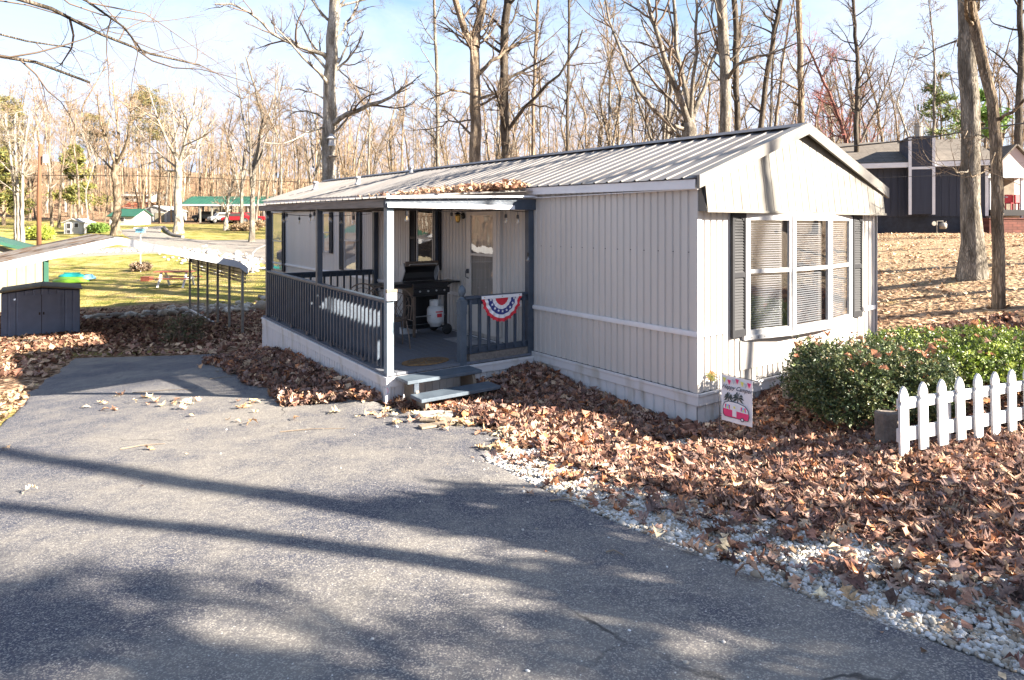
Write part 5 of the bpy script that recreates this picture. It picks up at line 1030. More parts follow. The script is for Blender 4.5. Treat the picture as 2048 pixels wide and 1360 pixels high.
car('white and red small car parked at the second shelter post', 443, 80, 'car_white', 3.0, rz=.7); car('long red car parked under the right part of the shelter', 476, 79.5, 'car_red', 3.6, rz=.1); car('red pickup at the right end under the shelter', 503, 80.5, 'car_red', 3.4, True, .2); car('dark car parked in shade under the left shelter gable', 414, 85, 'car_dark', 3.4, rz=-.1)
# lane edge curb
a_ = [G(*q, y0=30) for q in ((328, 456), (334, 464), (345, 472), (366, 476))]; o = MB().tube([(p[0] - a_[0][0], p[1] - a_[0][1], p[2] - a_[0][2] + .1) for p in a_], .16, 6).build('timber_kerb', 'grey_wood', None); o.location = a_[0]; tag(o, 'dark timber edging curving along the far lane', 'kerb')

# ================================================================ RIGHT: NEIGHBOUR HOUSE
YN = 29.5; x1 = PX(1975, YN); HA = R(20); wd = 9.6; ch, sh_ = math.cos(HA), math.sin(HA)
bh = thing('blue_house', 'dark blue house with brown shingle roof and white trimmed chimney on the rise at right', 'house', (x1 - wd * ch, YN + wd * sh_, 1.9), -HA)
zz_ = lambda py, Y=YN: CZ - (py - HY) / F * Y - 1.9
def mpx(px):
    k = (px - CX) / F; return wd - (x1 - YN * k) / (ch + sh_ * k)
b = MB(); pr = ribs(0, wd, .30, .015, .1)
for t_, d in pr: b.v += [(t_, -d, zz_(432)), (t_, -d, zz_(328))]
for i in range(len(pr) - 1): b.f.append((2 * i, 2 * i + 1, 2 * i + 3, 2 * i + 2))
b.quad((wd, 0, zz_(432)), (wd, 8, zz_(432)), (wd, 8, zz_(328)), (wd, 4, zz_(268)), (wd, 0, zz_(328))); b.quad((0, 0, zz_(432)), (0, 8, zz_(432)), (0, 8, zz_(328)), (0, 0, zz_(328))); b.build('wall', 'navy_siding', bh)
MB().box(.02, wd - .02, .05, 8, -1.2, zz_(432)).build('foundation', 'navy_block', bh)
ze_, zr_ = zz_(323), CZ - (281 - HY) / F * (YN + 4) - 1.9; b = MB(); b.quad((-.3, -.5, ze_), (wd + .4, -.5, ze_), (wd + .4, 4, zr_), (-.3, 4, zr_)); b.quad((-.3, 8.5, ze_), (wd + .4, 8.5, ze_), (wd + .4, 4, zr_), (-.3, 4, zr_)); b.build('roof', 'shingles', bh, solid=.06)
MB().box(-.3, mpx(1811), -.54, -.50, zz_(332), zz_(322)).box(mpx(1862), wd + .4, -.54, -.50, zz_(332), zz_(322)).box(-.3, wd + .4, -.50, .0, zz_(331), zz_(330)).build('fascia', 'white_trim', bh)
ca_, cb_ = mpx(1811), mpx(1863); MB().box(ca_ + .06, cb_ - .06, -.62, 1.6, zz_(428), zz_(272)).build('chimney', 'navy_siding', bh)
MB().box(ca_, ca_ + .12, -.64, -.55, zz_(429), zz_(273)).box(cb_ - .12, cb_, -.64, -.55, zz_(429), zz_(273)).box(ca_ + .12, cb_ - .12, -.64, -.60, zz_(337), zz_(332)).box(cb_ - .06, cb_ + .0, -.54, 1.6, zz_(330), zz_(273)).build('chimney_trim', 'white_trim', bh)
MB().box(ca_ - .02, cb_ + .02, -.66, 1.66, zz_(272), zz_(272) + .05).build('chimney_cap', 'dark_metal', bh); MB().lathe([(.16, 0), (.16, .55), (.2, .56), (.2, .62), (.16, .63), (.18, .75)], ((ca_ + cb_) / 2, 0, zz_(272)), 12).build('flue', 'galv', bh)
MB().box(wd - .10, wd + .03, -.04, -.0 - .016, zz_(432), zz_(332)).build('corner_trim', 'white_trim', bh)
gm = thing('gas_meter', 'grey gas meter with pipes against the blue foundation', 'gas meter', (PX(1886, 29.6), 29.6, 1.9)); gzz = lambda py: CZ - (py - HY) / F * 29.2 - 1.9
MB().lathe([(.12, gzz(458)), (.16, gzz(455)), (.16, gzz(448)), (.10, gzz(445))], (.0, 0, 0), 14).build('body', 'galv', gm, smooth=True); MB().tube([(-.28, 0, -.3), (-.28, 0, gzz(442)), (0, 0, gzz(442)), (0, 0, gzz(446))], .025, 6).tube([(.0, 0, gzz(446)), (.14, 0, gzz(446)), (.14, 0, gzz(442))], .02, 6).build('pipe', 'galv', gm); MB().lathe([(.10, -.02), (.11, 0), (.10, .02)], (-.42, 0, gzz(447)), 14, 'y').build('regulator', 'galv', gm)
# porch wing of pale pink siding
wg = thing('pink_wing', 'pale pink sided house front with red shutters and porch roof right of the blue house', 'house', (x1 + .15, YN + .3, 1.9)); wzz = lambda py, Y=31.: CZ - (py - HY) / F * Y - 1.9
MB().box(.0, 3.2, 1.2, 7, -.6, wzz(345)).build('wall', 'pink_siding', wg); b = MB()
b.prism([(0.0, wzz(350)), (1.2, wzz(300)), (2.4, wzz(350))], 'y', -.2, 5.5); b.build('porch_gable', 'pink_siding', wg); b = MB(); b.quad((-.15, -.35, wzz(356)), (1.2, -.35, wzz(298)), (1.2, 5.6, wzz(298)), (-.15, 5.6, wzz(356))); b.quad((2.55, -.35, wzz(356)), (1.2, -.35, wzz(298)), (1.2, 5.6, wzz(298)), (2.55, 5.6, wzz(356))); b.build('roof', 'shingles', wg, solid=.07)
MB().box(-.1, 2.5, -.3, -.15, wzz(360), wzz(350)).build('fascia', 'white_trim', wg)
for x in (.05, 1.5, 2.4): MB().box(x, x + .1, -.2, -.1, .4, wzz(357)).build('post', 'white_trim', wg)
for x in (.10, .95): MB().box(x, x + .28, 1.12, 1.18, wzz(400), wzz(338)).build('shutter', 'red_paint', wg)
w_ = MB().box(.40, .93, 1.15, 1.19, wzz(400), wzz(342)).build('window', 'white_trim', wg); MB().box(.45, .88, 1.13, 1.15, wzz(397), wzz(345)).build('pane', 'dark_room', w_)
MB().box(.0, 3.4, -.3, 1.2, wzz(432), wzz(421)).build('deck', 'black_paint', wg); MB().box(1.7, 2.2, 1.12, 1.19, wzz(425), wzz(355)).build('door', 'brown_wood', wg)
for i, (px, lb_) in enumerate(((2024, 'red garden chair on the pink porch, left one'), (2043, 'red garden chair on the pink porch, right one'))):
    Y = 29.9; o = thing('garden_chair', lb_, 'chair', (PX(px, Y), Y, CZ - (421 - HY) / F * Y), .3 * i, 'red garden chairs'); MB().box(-.2, .2, -.2, .2, .32, .36).build('seat', 'red_paint', o); MB().box(-.2, .2, .17, .21, .36, .75).build('backrest', 'red_paint', o)
    for a in (-.17, .17):
        for c_ in (-.17, .17): MB().box(a - .02, a + .02, c_ - .02, c_ + .02, 0, .32).build('leg', 'red_paint', o)
Y = 29.9; o = thing('patio_table', 'small dark round table on the pink porch', 'table', (PX(2000, Y), Y, CZ - (421 - HY) / F * Y)); MB().lathe([(.3, .60), (.3, .64)], (0, 0, 0), 14).build('tabletop', 'car_dark', o)
for a in (0, 2.1, 4.2): MB().tube([(.1 * math.cos(a), .1 * math.sin(a), .6), (.25 * math.cos(a), .25 * math.sin(a), 0)], .015, 5).build('leg', 'car_dark', o)
Y = 28.9; rw_ = MB().box(0, 3.2, 0, .5, -.5, 1.0).box(-.03, 3.2, -.03, .53, 1.0, 1.08).build('retaining_wall', 'retaining_brick', None); rw_.location = (PX(1979, Y), Y, CZ - (470 - HY) / F * Y); rw_.rotation_euler = (0, 0, 0); rw_.scale = (1, 1, .72); tag(rw_, 'red block retaining wall below the pink porch', 'retaining wall')
o = thing('planter', 'brown pot with a small dry plant on the red block wall', 'planter', (PX(2008, Y), Y + .2, CZ - (437 - HY) / F * Y)); MB().lathe([(.08, 0), (.12, .22), (.13, .24), (.10, .24)], (0, 0, 0), 12).build('pot', 'brown_wood', o); b = MB()
for k in range(12): a = k * .9; b.quad((0, 0, .2), (.1 * math.cos(a), .1 * math.sin(a), .42), (.13 * math.cos(a + .2), .13 * math.sin(a + .2), .5), (.03, 0, .3))
b.build('plant', 'brown_wood', o)
# overhead cables across the neighbour house
def cable(name, label, pts, r_=.012):
    A_ = Vector(pts[0]); o = MB().tube([tuple(Vector(p) - A_) for p in pts], r_, 5, True).build(name, 'black_metal', None); o.location = A_; tag(o, label, 'cable')
cable('power_cable', 'thick black overhead cable rising to the right across the blue house chimney', [P(1500, 316, 27), P(1660, 297, 26), P(1850, 277, 25), P(1960, 258, 24.5), P(2100, 240, 24)], .03)
cable('power_cable', 'thin overhead wire crossing the blue house wall', [P(1680, 358, 27), P(1850, 352, 26.5), P(2100, 350, 26)], .010)
cable('power_cable', 'thin overhead wire across the wood at the left', [P(-40, 350, 62), P(300, 352, 60), P(700, 368, 58), P(900, 372, 57)], .03)

# ================================================================ TREES (branches grown level by level, in numpy)
def bark(name, c1, c2, sc=6):
    m = mat(name, c1, .95, .5, sc, .0, 16, col2=tuple(c * .8 for c in c2), stretch=(1, 1, .25), detail=9, thr=(.4, .6), spec=.1); nt = m.node_tree; b = nt.nodes['Principled BSDF']; L = nt.links
    t = nt.nodes.new('ShaderNodeTexCoord'); mp = nt.nodes.new('ShaderNodeMapping'); mp.inputs['Scale'].default_value = (1, 1, .13); L.new(t.outputs['Object'], mp.inputs[0])
    dn = nt.nodes.new('ShaderNodeTexNoise'); dn.inputs['Scale'].default_value = 14; L.new(mp.outputs[0], dn.inputs['Vector']); mv = nt.nodes.new('ShaderNodeMix'); mv.data_type = 'VECTOR'; mv.inputs[0].default_value = .14; L.new(mp.outputs[0], mv.inputs[4]); L.new(dn.outputs['Color'], mv.inputs[5])
    v = nt.nodes.new('ShaderNodeTexVoronoi'); v.feature = 'DISTANCE_TO_EDGE'; v.inputs['Scale'].default_value = 34; L.new(mv.outputs[1], v.inputs['Vector'])
    r = nt.nodes.new('ShaderNodeMapRange'); r.inputs[1].default_value = .0; r.inputs[2].default_value = .22; r.inputs[3].default_value = .55; r.inputs[4].default_value = 1.08; L.new(v.outputs['Distance'], r.inputs[0])
    x = nt.nodes.new('ShaderNodeVectorMath'); x.operation = 'SCALE'; src = b.inputs['Base Color'].links[0].from_socket; L.new(src, x.inputs[0]); L.new(r.outputs[0], x.inputs['Scale']); L.new(x.outputs[0], b.inputs['Base Color'])
    bp = nt.nodes.new('ShaderNodeBump'); bp.inputs['Strength'].default_value = 1; bp.inputs['Distance'].default_value = .03; L.new(r.outputs[0], bp.inputs['Height']); L.new(bp.outputs[0], b.inputs['Normal']); return m
    return mat(name, c1, .9, .5, sc * 1.6, 1.0, 16, col2=tuple(c * .8 for c in c2), stretch=(1, 1, .2), detail=9, thr=(.44, .56))
bark('bark_pale', (.50, .46, .40), (.30, .26, .21)); bark('bark_brown', (.34, .27, .20), (.19, .145, .105)); bark('bark_grey', (.32, .285, .24), (.19, .165, .135))
bark('bark_dark', (.15, .125, .10), (.085, .07, .055)); bark('bark_tan', (.30, .24, .175), (.18, .14, .10)); bark('bark_red', (.33, .16, .13), (.2, .1, .08))
mat('twig_pale', (.26, .215, .165), .9, .3, 1, spec=.1); mat('twig_brown', (.14, .105, .08), .9, .3, 1, spec=.1); mat('twig_tan', (.29, .215, .14), .9, .35, .5, col2=(.19, .13, .085), spec=.1); mat('twig_red', (.34, .09, .08), .9, .3, 1)
mat('moss', (.16, .17, .05), .9, .3, 6)
def unit(v): return v / np.maximum(np.linalg.norm(v, axis=-1, keepdims=True), 1e-9)
def resample(pts, k):
    p = np.array(pts, float); s = np.concatenate([[0], np.cumsum(np.linalg.norm(np.diff(p, axis=0), axis=1))]); t = np.linspace(0, s[-1], k)
    return np.stack([np.interp(t, s, p[:, i]) for i in range(3)], -1)
def smoothpath(p, it=2):
    p = p.copy()
    for _ in range(it): p[1:-1] = .25 * p[:-2] + .5 * p[1:-1] + .25 * p[2:]
    return p
def tubes(sets):
    """sets: list of (P (N,K,3), R (N,K), sides) -> V, F"""
    Vs, Fs, n0 = [], [], 0
    for Pt, Rd, k in sets:
        N, K, _ = Pt.shape
        if N == 0: continue
        T = np.empty_like(Pt); T[:, 1:-1] = Pt[:, 2:] - Pt[:, :-2]; T[:, 0] = Pt[:, 1] - Pt[:, 0]; T[:, -1] = Pt[:, -1] - Pt[:, -2]; T = unit(T)
        d = unit(Pt[:, -1] - Pt[:, 0]); ref = np.where(np.abs(d[:, 2:3]) > .8, np.array([[1., .1, 0]]), np.array([[0., 0, 1]]))[:, None, :]
        A = unit(ref - T * (T * ref).sum(-1, keepdims=True)); B = np.cross(T, A); a = np.arange(k) * 2 * np.pi / k
        ring = Pt[:, :, None] + (A[:, :, None] * np.cos(a)[:, None] + B[:, :, None] * np.sin(a)[:, None]) * Rd[:, :, None, None]
        Vs.append(ring.reshape(-1, 3)); i = np.arange(K - 1)[:, None] * k; j = np.arange(k)[None]; j2 = (j + 1) % k
        f = np.stack([i + j, i + j2, i + k + j2, i + k + j], -1).reshape(-1, 4)
        Fs.append((f[None] + (np.arange(N) * K * k)[:, None, None]).reshape(-1, 4) + n0); n0 += N * K * k
    return np.concatenate(Vs), np.concatenate(Fs)
def grow(Pp, Rp, n, r, ratio=.5, ang=(35, 65), tmin=.25, tmax=1., K=6, wob=.16, up=.08, rr=.6, minr=.004, lenscale=None, droop=0, absl=None):
    """n children per parent path"""
    N, Kp, _ = Pp.shape; M = N * n; ii = np.repeat(np.arange(N), n); L = np.linalg.norm(np.diff(Pp, axis=1), axis=2).sum(1)[ii]
    t = (tmin + (tmax - tmin) * r.random(M) ** .8); f = t * (Kp - 1); i0 = np.clip(f.astype(int), 0, Kp - 2); w = (f - i0)[:, None]
    P0 = Pp[ii, i0] * (1 - w) + Pp[ii, i0 + 1] * w; T = unit(Pp[ii, i0 + 1] - Pp[ii, i0]); R0 = Rp[ii, i0] * (1 - w[:, 0]) + Rp[ii, i0 + 1] * w[:, 0]
    rnd = unit(r.normal(size=(M, 3))); perp = unit(rnd - T * (rnd * T).sum(-1, keepdims=True)); a = np.radians(r.uniform(ang[0], ang[1], M))[:, None]
    d = T * np.cos(a) + perp * np.sin(a); ln = (absl * r.uniform(.5, 1.1, M) * (1.15 - .6 * t)) if absl else L * ratio * r.uniform(.55, 1.15, M) * (1.25 - .75 * t)
    out = np.empty((M, K, 3)); out[:, 0] = P0; st = (ln / (K - 1))[:, None]
    for k in range(1, K):
        d = d + r.normal(0, wob, (M, 3)); d[:, 2] += up - droop * k / K; d = unit(d); out[:, k] = out[:, k - 1] + d * st
    r0 = np.minimum(R0 * rr, ln * .022 + minr); Rd = r0[:, None] * (1 - np.linspace(0, .75, K))[None] ; return out, np.maximum(Rd, minr * .6)
def path_tree(name, label, trunk, r0, r1, limbs=(), bark_m='bark_brown', twig_m='twig_brown', seed=1, group=None, cat='tree', n1=14, n2=5, n3=4, n4=3, len1=3.4, tmin=.35, flare=1.5, up=.06, moss=False, minr=.006, ang=(35, 70), keep=None):
    """trunk: 3-D points; limbs: (3-D points, r0)"""
    r = np.random.default_rng(seed); T = smoothpath(resample(trunk, 26), 1); T[1:-1, :2] += r.normal(0, r0 * .10, (24, 2))
    L = np.linalg.norm(T[-1] - T[0]); t = np.linspace(0, 1, 26); Rt = r0 + (r1 - r0) * t; Rt = Rt * (1 + (flare - 1) * np.exp(-t * L / .45))
    T[0, 2] -= .25
    root = thing(name, label, cat, tuple(T[0] + np.array([0, 0, .25])), 0, group); off = np.array(root.location)
    trunkset = [(T[None] - off, Rt[None] * (1 + .0 * t)[None], 12)]
    lp = [smoothpath(resample(p, 12), 1) for p, _ in limbs]; lr = [q_ for _, q_ in limbs]
    for p in lp: p[1:-1] += r.normal(0, .05, (10, 3))
    P1, R1 = grow(T[None], Rt[None], n1, r, absl=len1, ang=ang, tmin=tmin, K=9, wob=.14, up=up, rr=.42, minr=minr * 2)
    # limbs resampled to the same length and joined
    if lp:
        Lp = np.stack([resample(p, 9) for p in lp]); Lr = np.array(lr)[:, None] * (1 - np.linspace(0, .7, 9))[None]; P1 = np.concatenate([Lp, P1]); R1 = np.concatenate([Lr, R1])
    trunkset.append((P1 - off, R1, 6))
    P2, R2 = grow(P1, R1, n2, r, .5, (30, 65), .2, 1, 7, .17, up, .6, minr); P3, R3 = grow(P2, R2, n3, r, .5, (25, 60), .15, 1, 5, .2, up, .6, minr * .8)
    cs = [(P2 - off, R2, 4), (P3 - off, R3, 3)]
    if n4: P4, R4 = grow(P3, R3, n4, r, .55, (25, 60), .1, 1, 4, .2, up * .5, .6, minr * .6); cs.append((P4 - off, R4, 3))
    Vt, Ft = tubes(trunkset)
    np_mesh('trunk', Vt, Ft, bark_m, root, smooth=True); Vc, Fc = tubes(cs); np_mesh('crown', Vc, Fc, twig_m, root, smooth=True)
    return root
def pp(*l, Y, ground=True, top=None):
    """trunk through photo pixels at one distance, foot on the ground, carried on upward past the frame"""
    pts = [P(a, b, Y) for a, b in l]
    if ground: pts = [(pts[0][0], Y, h(pts[0][0], Y))] + (pts if pts[0][2] > h(pts[0][0], Y) + .3 else pts[1:])
    if top:
        a, b = pts[-2], pts[-1]; dz = top - b[2]; k = .35 * dz / max(.1, b[2] - a[2]); pts += [(b[0] + (b[0] - a[0]) * k, b[1] + .3, b[2] + dz * .5), (b[0] + (b[0] - a[0]) * k * 1.4, b[1] + .2, top)]
    return pts
def lb(*l, Y):   # limb: (px, py, dY)
    return [P(a, b, Y + d) for a, b, d in l]
px2r = lambda w, Y: w / F * Y / 2
S = path_tree
S('oak_tree', 'tall pale barked tree behind the left end of the roof, bird house on its trunk', pp((655, 400), (657, 300), (658, 200), (665, 100), (672, 0), Y=26.5, top=20), px2r(31, 26.5), .16,
  [(lb((657, 112, 0), (620, 105, -.6), (575, 85, -1), (545, 70, -1.3), (515, 35, -1.6), (480, 12, -2), (430, 8, -2.5), Y=26.5), .10), (lb((668, 85, 0), (690, 55, .5), (710, 20, .8), (730, -30, 1), Y=26.5), .07),
   (lb((664, 250, 0), (690, 232, -.5), (730, 212, -1), (765, 203, -1.2), (800, 180, -1.6), (825, 165, -1.8), Y=26.5), .13), (lb((655, 250, 0), (620, 262, -.8), (590, 285, -1.3), (560, 290, -1.7), (525, 284, -2), Y=26.5), .055),
   (lb((656, 205, 0), (640, 190, -.3), (610, 180, -.6), (560, 175, -.9), Y=26.5), .045), (lb((655, 240, 0), (625, 225, .5), (590, 220, 1), (570, 240, 1.2), Y=26.5), .05), (lb((663, 130, 0), (700, 160, .4), (720, 180, .7), (755, 190, 1), Y=26.5), .04)],
  'bark_pale', 'twig_brown', 11, n1=30, n2=7, n3=6, n4=4, tmin=.28, len1=3.6, flare=1.1)
S('oak_tree', 'brown trunked tree behind the roof forking high up into two thick limbs', pp((950, 420), (951, 250), (950, 170), (948, 100), Y=24, top=9.6), px2r(29, 24), .17,
  [(lb((948, 100, 0), (935, 70, 0), (918, 40, -.2), (905, 0, -.4), (890, -80, -.6), (880, -180, -.8), Y=24), .15), (lb((950, 95, 0), (953, 60, .3), (962, 20, .5), (972, -40, .7), (985, -160, .9), Y=24), .19),
   (lb((958, 148, 0), (985, 120, .4), (1010, 100, .8), (1030, 85, 1), (1080, 60, 1.3), Y=24), .085), (lb((945, 190, 0), (910, 180, -.5), (880, 185, -.9), (850, 200, -1.2), (835, 225, -1.4), Y=24), .05), (lb((948, 240, 0), (905, 245, .5), (860, 262, .9), (820, 262, 1.2), Y=24), .04)],
  'bark_brown', 'twig_brown', 12, n1=12, n2=8, n3=6, n4=4, tmin=.35, len1=3.0)
S('oak_tree', 'dark trunked tree behind the roof, just right of the forked brown one', pp((1014, 400), (1012, 300), (1008, 230), (1006, 150), (1010, 60), (1015, 0), Y=25, top=17), px2r(21, 25), .12,
  [(lb((1012, 268, 0), (1030, 235, -.3), (1060, 200, -.6), (1085, 178, -.9), (1120, 150, -1.2), (1150, 100, -1.4), (1165, 60, -1.5), Y=25), .09), (lb((1006, 60, 0), (990, 40, .3), (970, 30, .6), (945, 0, .9), Y=25), .06)],
  'bark_dark', 'twig_brown', 13, n1=26, n2=7, n3=6, n4=4, tmin=.28, len1=3.0)
S('slender_tree', 'slender grey tree left of the dark trunk and above the roof middle', pp((877, 400), (876, 280), (874, 150), (870, 60), (868, -30), Y=30, top=16), px2r(10, 30), .05, (), 'bark_grey', 'twig_brown', 14, n1=30, len1=2.6, n2=6, n3=5, n4=3, tmin=.3)
S('slender_tree', 'slender brown tree with a forked top behind the middle of the roof', pp((1067, 400), (1066, 250), (1070, 120), (1074, 40), (1078, -30), Y=27, top=16), px2r(9, 27), .05, (), 'bark_brown', 'twig_brown', 15, n1=30, len1=2.6, n2=6, n3=5, n4=3, tmin=.3)
S('slender_tree', 'thin dark straight tree behind the roof, just left of the grey many-stemmed tree', pp((1136, 380), (1135, 250), (1137, 120), (1139, -20), Y=29, top=17), px2r(8, 29), .045, (), 'bark_dark', 'twig_brown', 16, n1=26, len1=2.4, n2=6, n3=4, n4=3, tmin=.3)
S('beech_tree', 'grey tree of many spreading stems fanning out above the right half of the roof', pp((1378, 360), (1380, 290), (1378, 240), Y=22, top=5.6), px2r(38, 22), .20,
  [(lb((1378, 250, 0), (1355, 190, -.4), (1330, 120, -.8), (1310, 60, -1), (1290, -20, -1.3), (1270, -120, -1.5), Y=22), .12), (lb((1380, 245, 0), (1372, 180, .3), (1350, 120, .5), (1352, 60, .7), (1345, -40, .9), (1340, -150, 1), Y=22), .11),
   (lb((1382, 245, 0), (1395, 200, .4), (1420, 150, .8), (1440, 100, 1), (1450, 20, 1.2), (1470, -80, 1.4), Y=22), .09), (lb((1378, 262, 0), (1330, 262, -.3), (1300, 220, -.6), (1270, 170, -.8), (1240, 110, -1), (1215, 40, -1.1), (1200, -60, -1.2), Y=22), .085),
   (lb((1382, 235, 0), (1392, 160, -.4), (1388, 90, -.7), (1395, 20, -.9), (1400, -120, -1), Y=22), .08), (lb((1376, 240, 0), (1340, 200, .6), (1300, 150, 1), (1260, 110, 1.4), (1230, 60, 1.6), Y=22), .06)],
  'bark_grey', 'twig_brown', 17, n1=3, n2=7, n3=5, n4=3, tmin=.6, len1=3)
S('oak_tree', 'thick straight grey barked tree above the roof, left of the gable peak', pp((1452, 400), (1451, 250), (1449, 120), (1443, 0), Y=21, top=19), px2r(24, 21), .13, (), 'bark_grey', 'twig_brown', 18, n1=24, n2=6, n3=5, tmin=.3, len1=3)
S('oak_tree', 'dark thin tree touching the right side of the thick grey one', pp((1476, 400), (1475, 250), (1470, 120), (1474, 60), (1469, 0), Y=23, top=18), px2r(13, 23), .08, (), 'bark_dark', 'twig_brown', 19, n1=20, tmin=.3, len1=2.6)
S('slender_tree', 'leaning dark tree just left of the gable peak', pp((1517, 380), (1522, 250), (1533, 160), (1545, 80), (1562, 0), Y=24, top=16), px2r(13, 24), .06, (), 'bark_dark', 'twig_brown', 20, n1=20, tmin=.3, len1=2.6)
S('slender_tree', 'straight brown tree rising right at the gable peak', pp((1602, 360), (1602, 250), (1601, 120), (1598, 0), Y=22, top=17), px2r(14, 22), .07, (), 'bark_brown', 'twig_brown', 21, n1=22, tmin=.3, len1=2.3)
S('slender_tree', 'dark slender tree standing between the gable and the neighbour chimney', pp((1713, 400), (1712, 250), (1716, 150), (1712, 80), (1706, -10), Y=33, top=16), px2r(12, 33), .06, (), 'bark_dark', 'twig_brown', 22, n1=24, tmin=.25, len1=3)
S('maple_tree', 'red budding maple with a leaning trunk right of the gable peak', pp((1712, 400), (1690, 270), (1665, 200), (1640, 150), (1620, 100), Y=38, top=13), .16, .05, (), 'bark_red', 'twig_red', 23, n1=30, tmin=.15, len1=3.6, n2=5, n3=5, n4=3)
S('oak_tree', 'large trunk with flared roots on the right lawn before the dark blue house', pp((1944, 548), (1943, 430), (1940, 300), (1936, 150), (1932, 0), Y=12.8, top=19), px2r(34, 12.8), .14,
  [(lb((1942, 330, 0), (1925, 345, -.5), (1890, 335, -.9), (1865, 320, -1.2), (1845, 300, -1.3), Y=12.8), .018), (lb((1940, 95, 0), (1900, 80, .4), (1860, 100, .8), (1810, 140, 1.2), Y=12.8), .022)],
  'bark_grey', 'twig_brown', 24, n1=20, n2=6, n3=5, n4=3, tmin=.24, len1=2.4, flare=1.9, minr=.004)
S('lawn_tree', 'thinner kinked mossy tree right of the large trunk on the right lawn', pp((1997, 612), (1996, 480), (1993, 380), (1990, 250), (1985, 190), (1960, 110), (1945, 40), (1935, -30), Y=10.4, top=13), px2r(22, 10.4), .06,
  [(lb((1991, 262, 0), (2015, 235, -.2), (2050, 200, -.5), (2090, 150, -.8), Y=10.4), .035), (lb((1992, 300, 0), (1985, 330, -.4), (1960, 352, -.8), (1925, 350, -1.1), (1905, 335, -1.3), Y=10.4), .014), (lb((1994, 300, 0), (1975, 270, .2), (1940, 265, .5), (1900, 268, .8), Y=10.4), .012)],
  'bark_brown', 'twig_brown', 25, n1=20, n2=6, n3=5, n4=3, tmin=.25, len1=2.4, flare=1.15, minr=.004)
S('slender_tree', 'dark tree at the right edge beyond the porch of the blue house', pp((2040, 440), (2035, 300), (2042, 150), (2040, 0), Y=34, top=18), .22, .1, (), 'bark_dark', 'twig_brown', 26, n1=20, tmin=.3, len1=3.6)
# left: pale shade trees of the field
S('shade_tree', 'pale grey tree with a broad vase-shaped crown beside the far lane', pp((357, 452), (356, 400), (358, 345), (356, 325), Y=62, top=8.6), px2r(17, 62), .26,
  [(lb((357, 330, 0), (340, 290, -1), (315, 240, -2), (295, 180, -3), (290, 150, -3), Y=62), .17), (lb((357, 325, 0), (352, 280, 1), (345, 220, 2), (335, 160, 3), Y=62), .16), (lb((358, 325, 0), (372, 280, -1), (385, 230, -2), (395, 170, -2), Y=62), .16),
   (lb((358, 332, 0), (385, 300, 1), (415, 260, 2), (445, 215, 3), Y=62), .14), (lb((357, 340, 0), (330, 315, 1), (300, 290, 2), (270, 250, 3), Y=62), .12), (lb((358, 335, 0), (368, 290, 2), (370, 220, 3), (365, 160, 4), Y=62), .14)],
  'bark_pale', 'twig_pale', 31, n1=3, n2=9, n3=6, n4=4, tmin=.8, len1=5, minr=.018)
S('shade_tree', 'taller crooked tree with a split trunk left of the vase-shaped one', pp((231, 458), (236, 400), (228, 350), (232, 320), Y=60, top=8.8), px2r(16, 60), .24,
  [(lb((232, 330, 0), (215, 290, -1), (200, 240, -2), (195, 190, -3), Y=60), .15), (lb((232, 325, 0), (238, 280, 1), (232, 220, 2), (225, 160, 3), Y=60), .16), (lb((232, 330, 0), (252, 290, -1), (262, 240, -2), (258, 170, -2), Y=60), .14), (lb((230, 345, 0), (205, 320, 1), (175, 280, 2), (160, 240, 3), Y=60), .11), (lb((232, 340, 0), (262, 310, 1), (290, 270, 2), Y=60), .10)],
  'bark_tan', 'twig_tan', 32, n1=3, n2=9, n3=6, n4=4, tmin=.8, len1=5, minr=.018)
for i, (a, b, c) in enumerate(((32, 482, 20), (38, 484, 30), (45, 480, 48))):
    S('birch_tree', ['white barked young tree leaning left in the clump at the far left', 'white barked young tree in the middle of the clump at the far left', 'white barked young tree leaning right in the clump at the far left'][i], pp((a, b), (a - 1, 400), (c, 300), (c + (i - 1) * 12, 220), Y=48, top=10), .14, .05, (), 'bark_pale', 'twig_pale', 33 + i, group='white stems in a clump', n1=16, n2=5, n3=4, n4=2, tmin=.3, len1=2.8, minr=.014)
S('young_tree', 'small pale tree in front of the green roofed shelter', pp((452, 450), (455, 420), (456, 400), Y=66, top=6.2), .22, .08, (), 'bark_pale', 'twig_pale', 37, n1=14, n2=7, n3=5, n4=3, tmin=.4, len1=3.4, minr=.018)
# the overhanging bough at the top left comes from a tree beside the drive, out of frame
S('oak_tree', 'bare boughs hanging into the top left corner over the driveway', [(-9.5, 6.5, h(-9.5, 6.5)), (-9.4, 6.6, 2.5), (-9.3, 6.8, 5), (-9.0, 7, 8), (-8.8, 7, 12)], .22, .09,
  [([(-9.35, 6.7, 3.5), P(-60, 90, 7.0), P(20, 108, 7.4), P(70, 135, 7.6), P(120, 158, 7.8), P(180, 165, 8)], .05), ([(-9.3, 6.8, 4.2), P(-80, -60, 6.8), P(120, 0, 7.4), P(150, 35, 7.8), P(190, 50, 8.2), P(250, 90, 8.8), P(330, 118, 9.4), P(400, 130, 10)], .045),
   ([(-9.2, 6.9, 4.8), P(-30, -90, 7), P(160, -10, 7.4), P(230, 20, 8), P(260, 80, 8.5), P(290, 110, 9)], .036), ([(-9.3, 6.8, 3.9), P(-90, 60, 7.2), P(20, 60, 7.6), P(90, 75, 7.8), P(140, 95, 8.2)], .03)],
  'bark_dark', 'twig_brown', 41, n1=8, n2=9, n3=5, n4=3, tmin=.5, len1=2.4, minr=.003, ang=(30, 60))
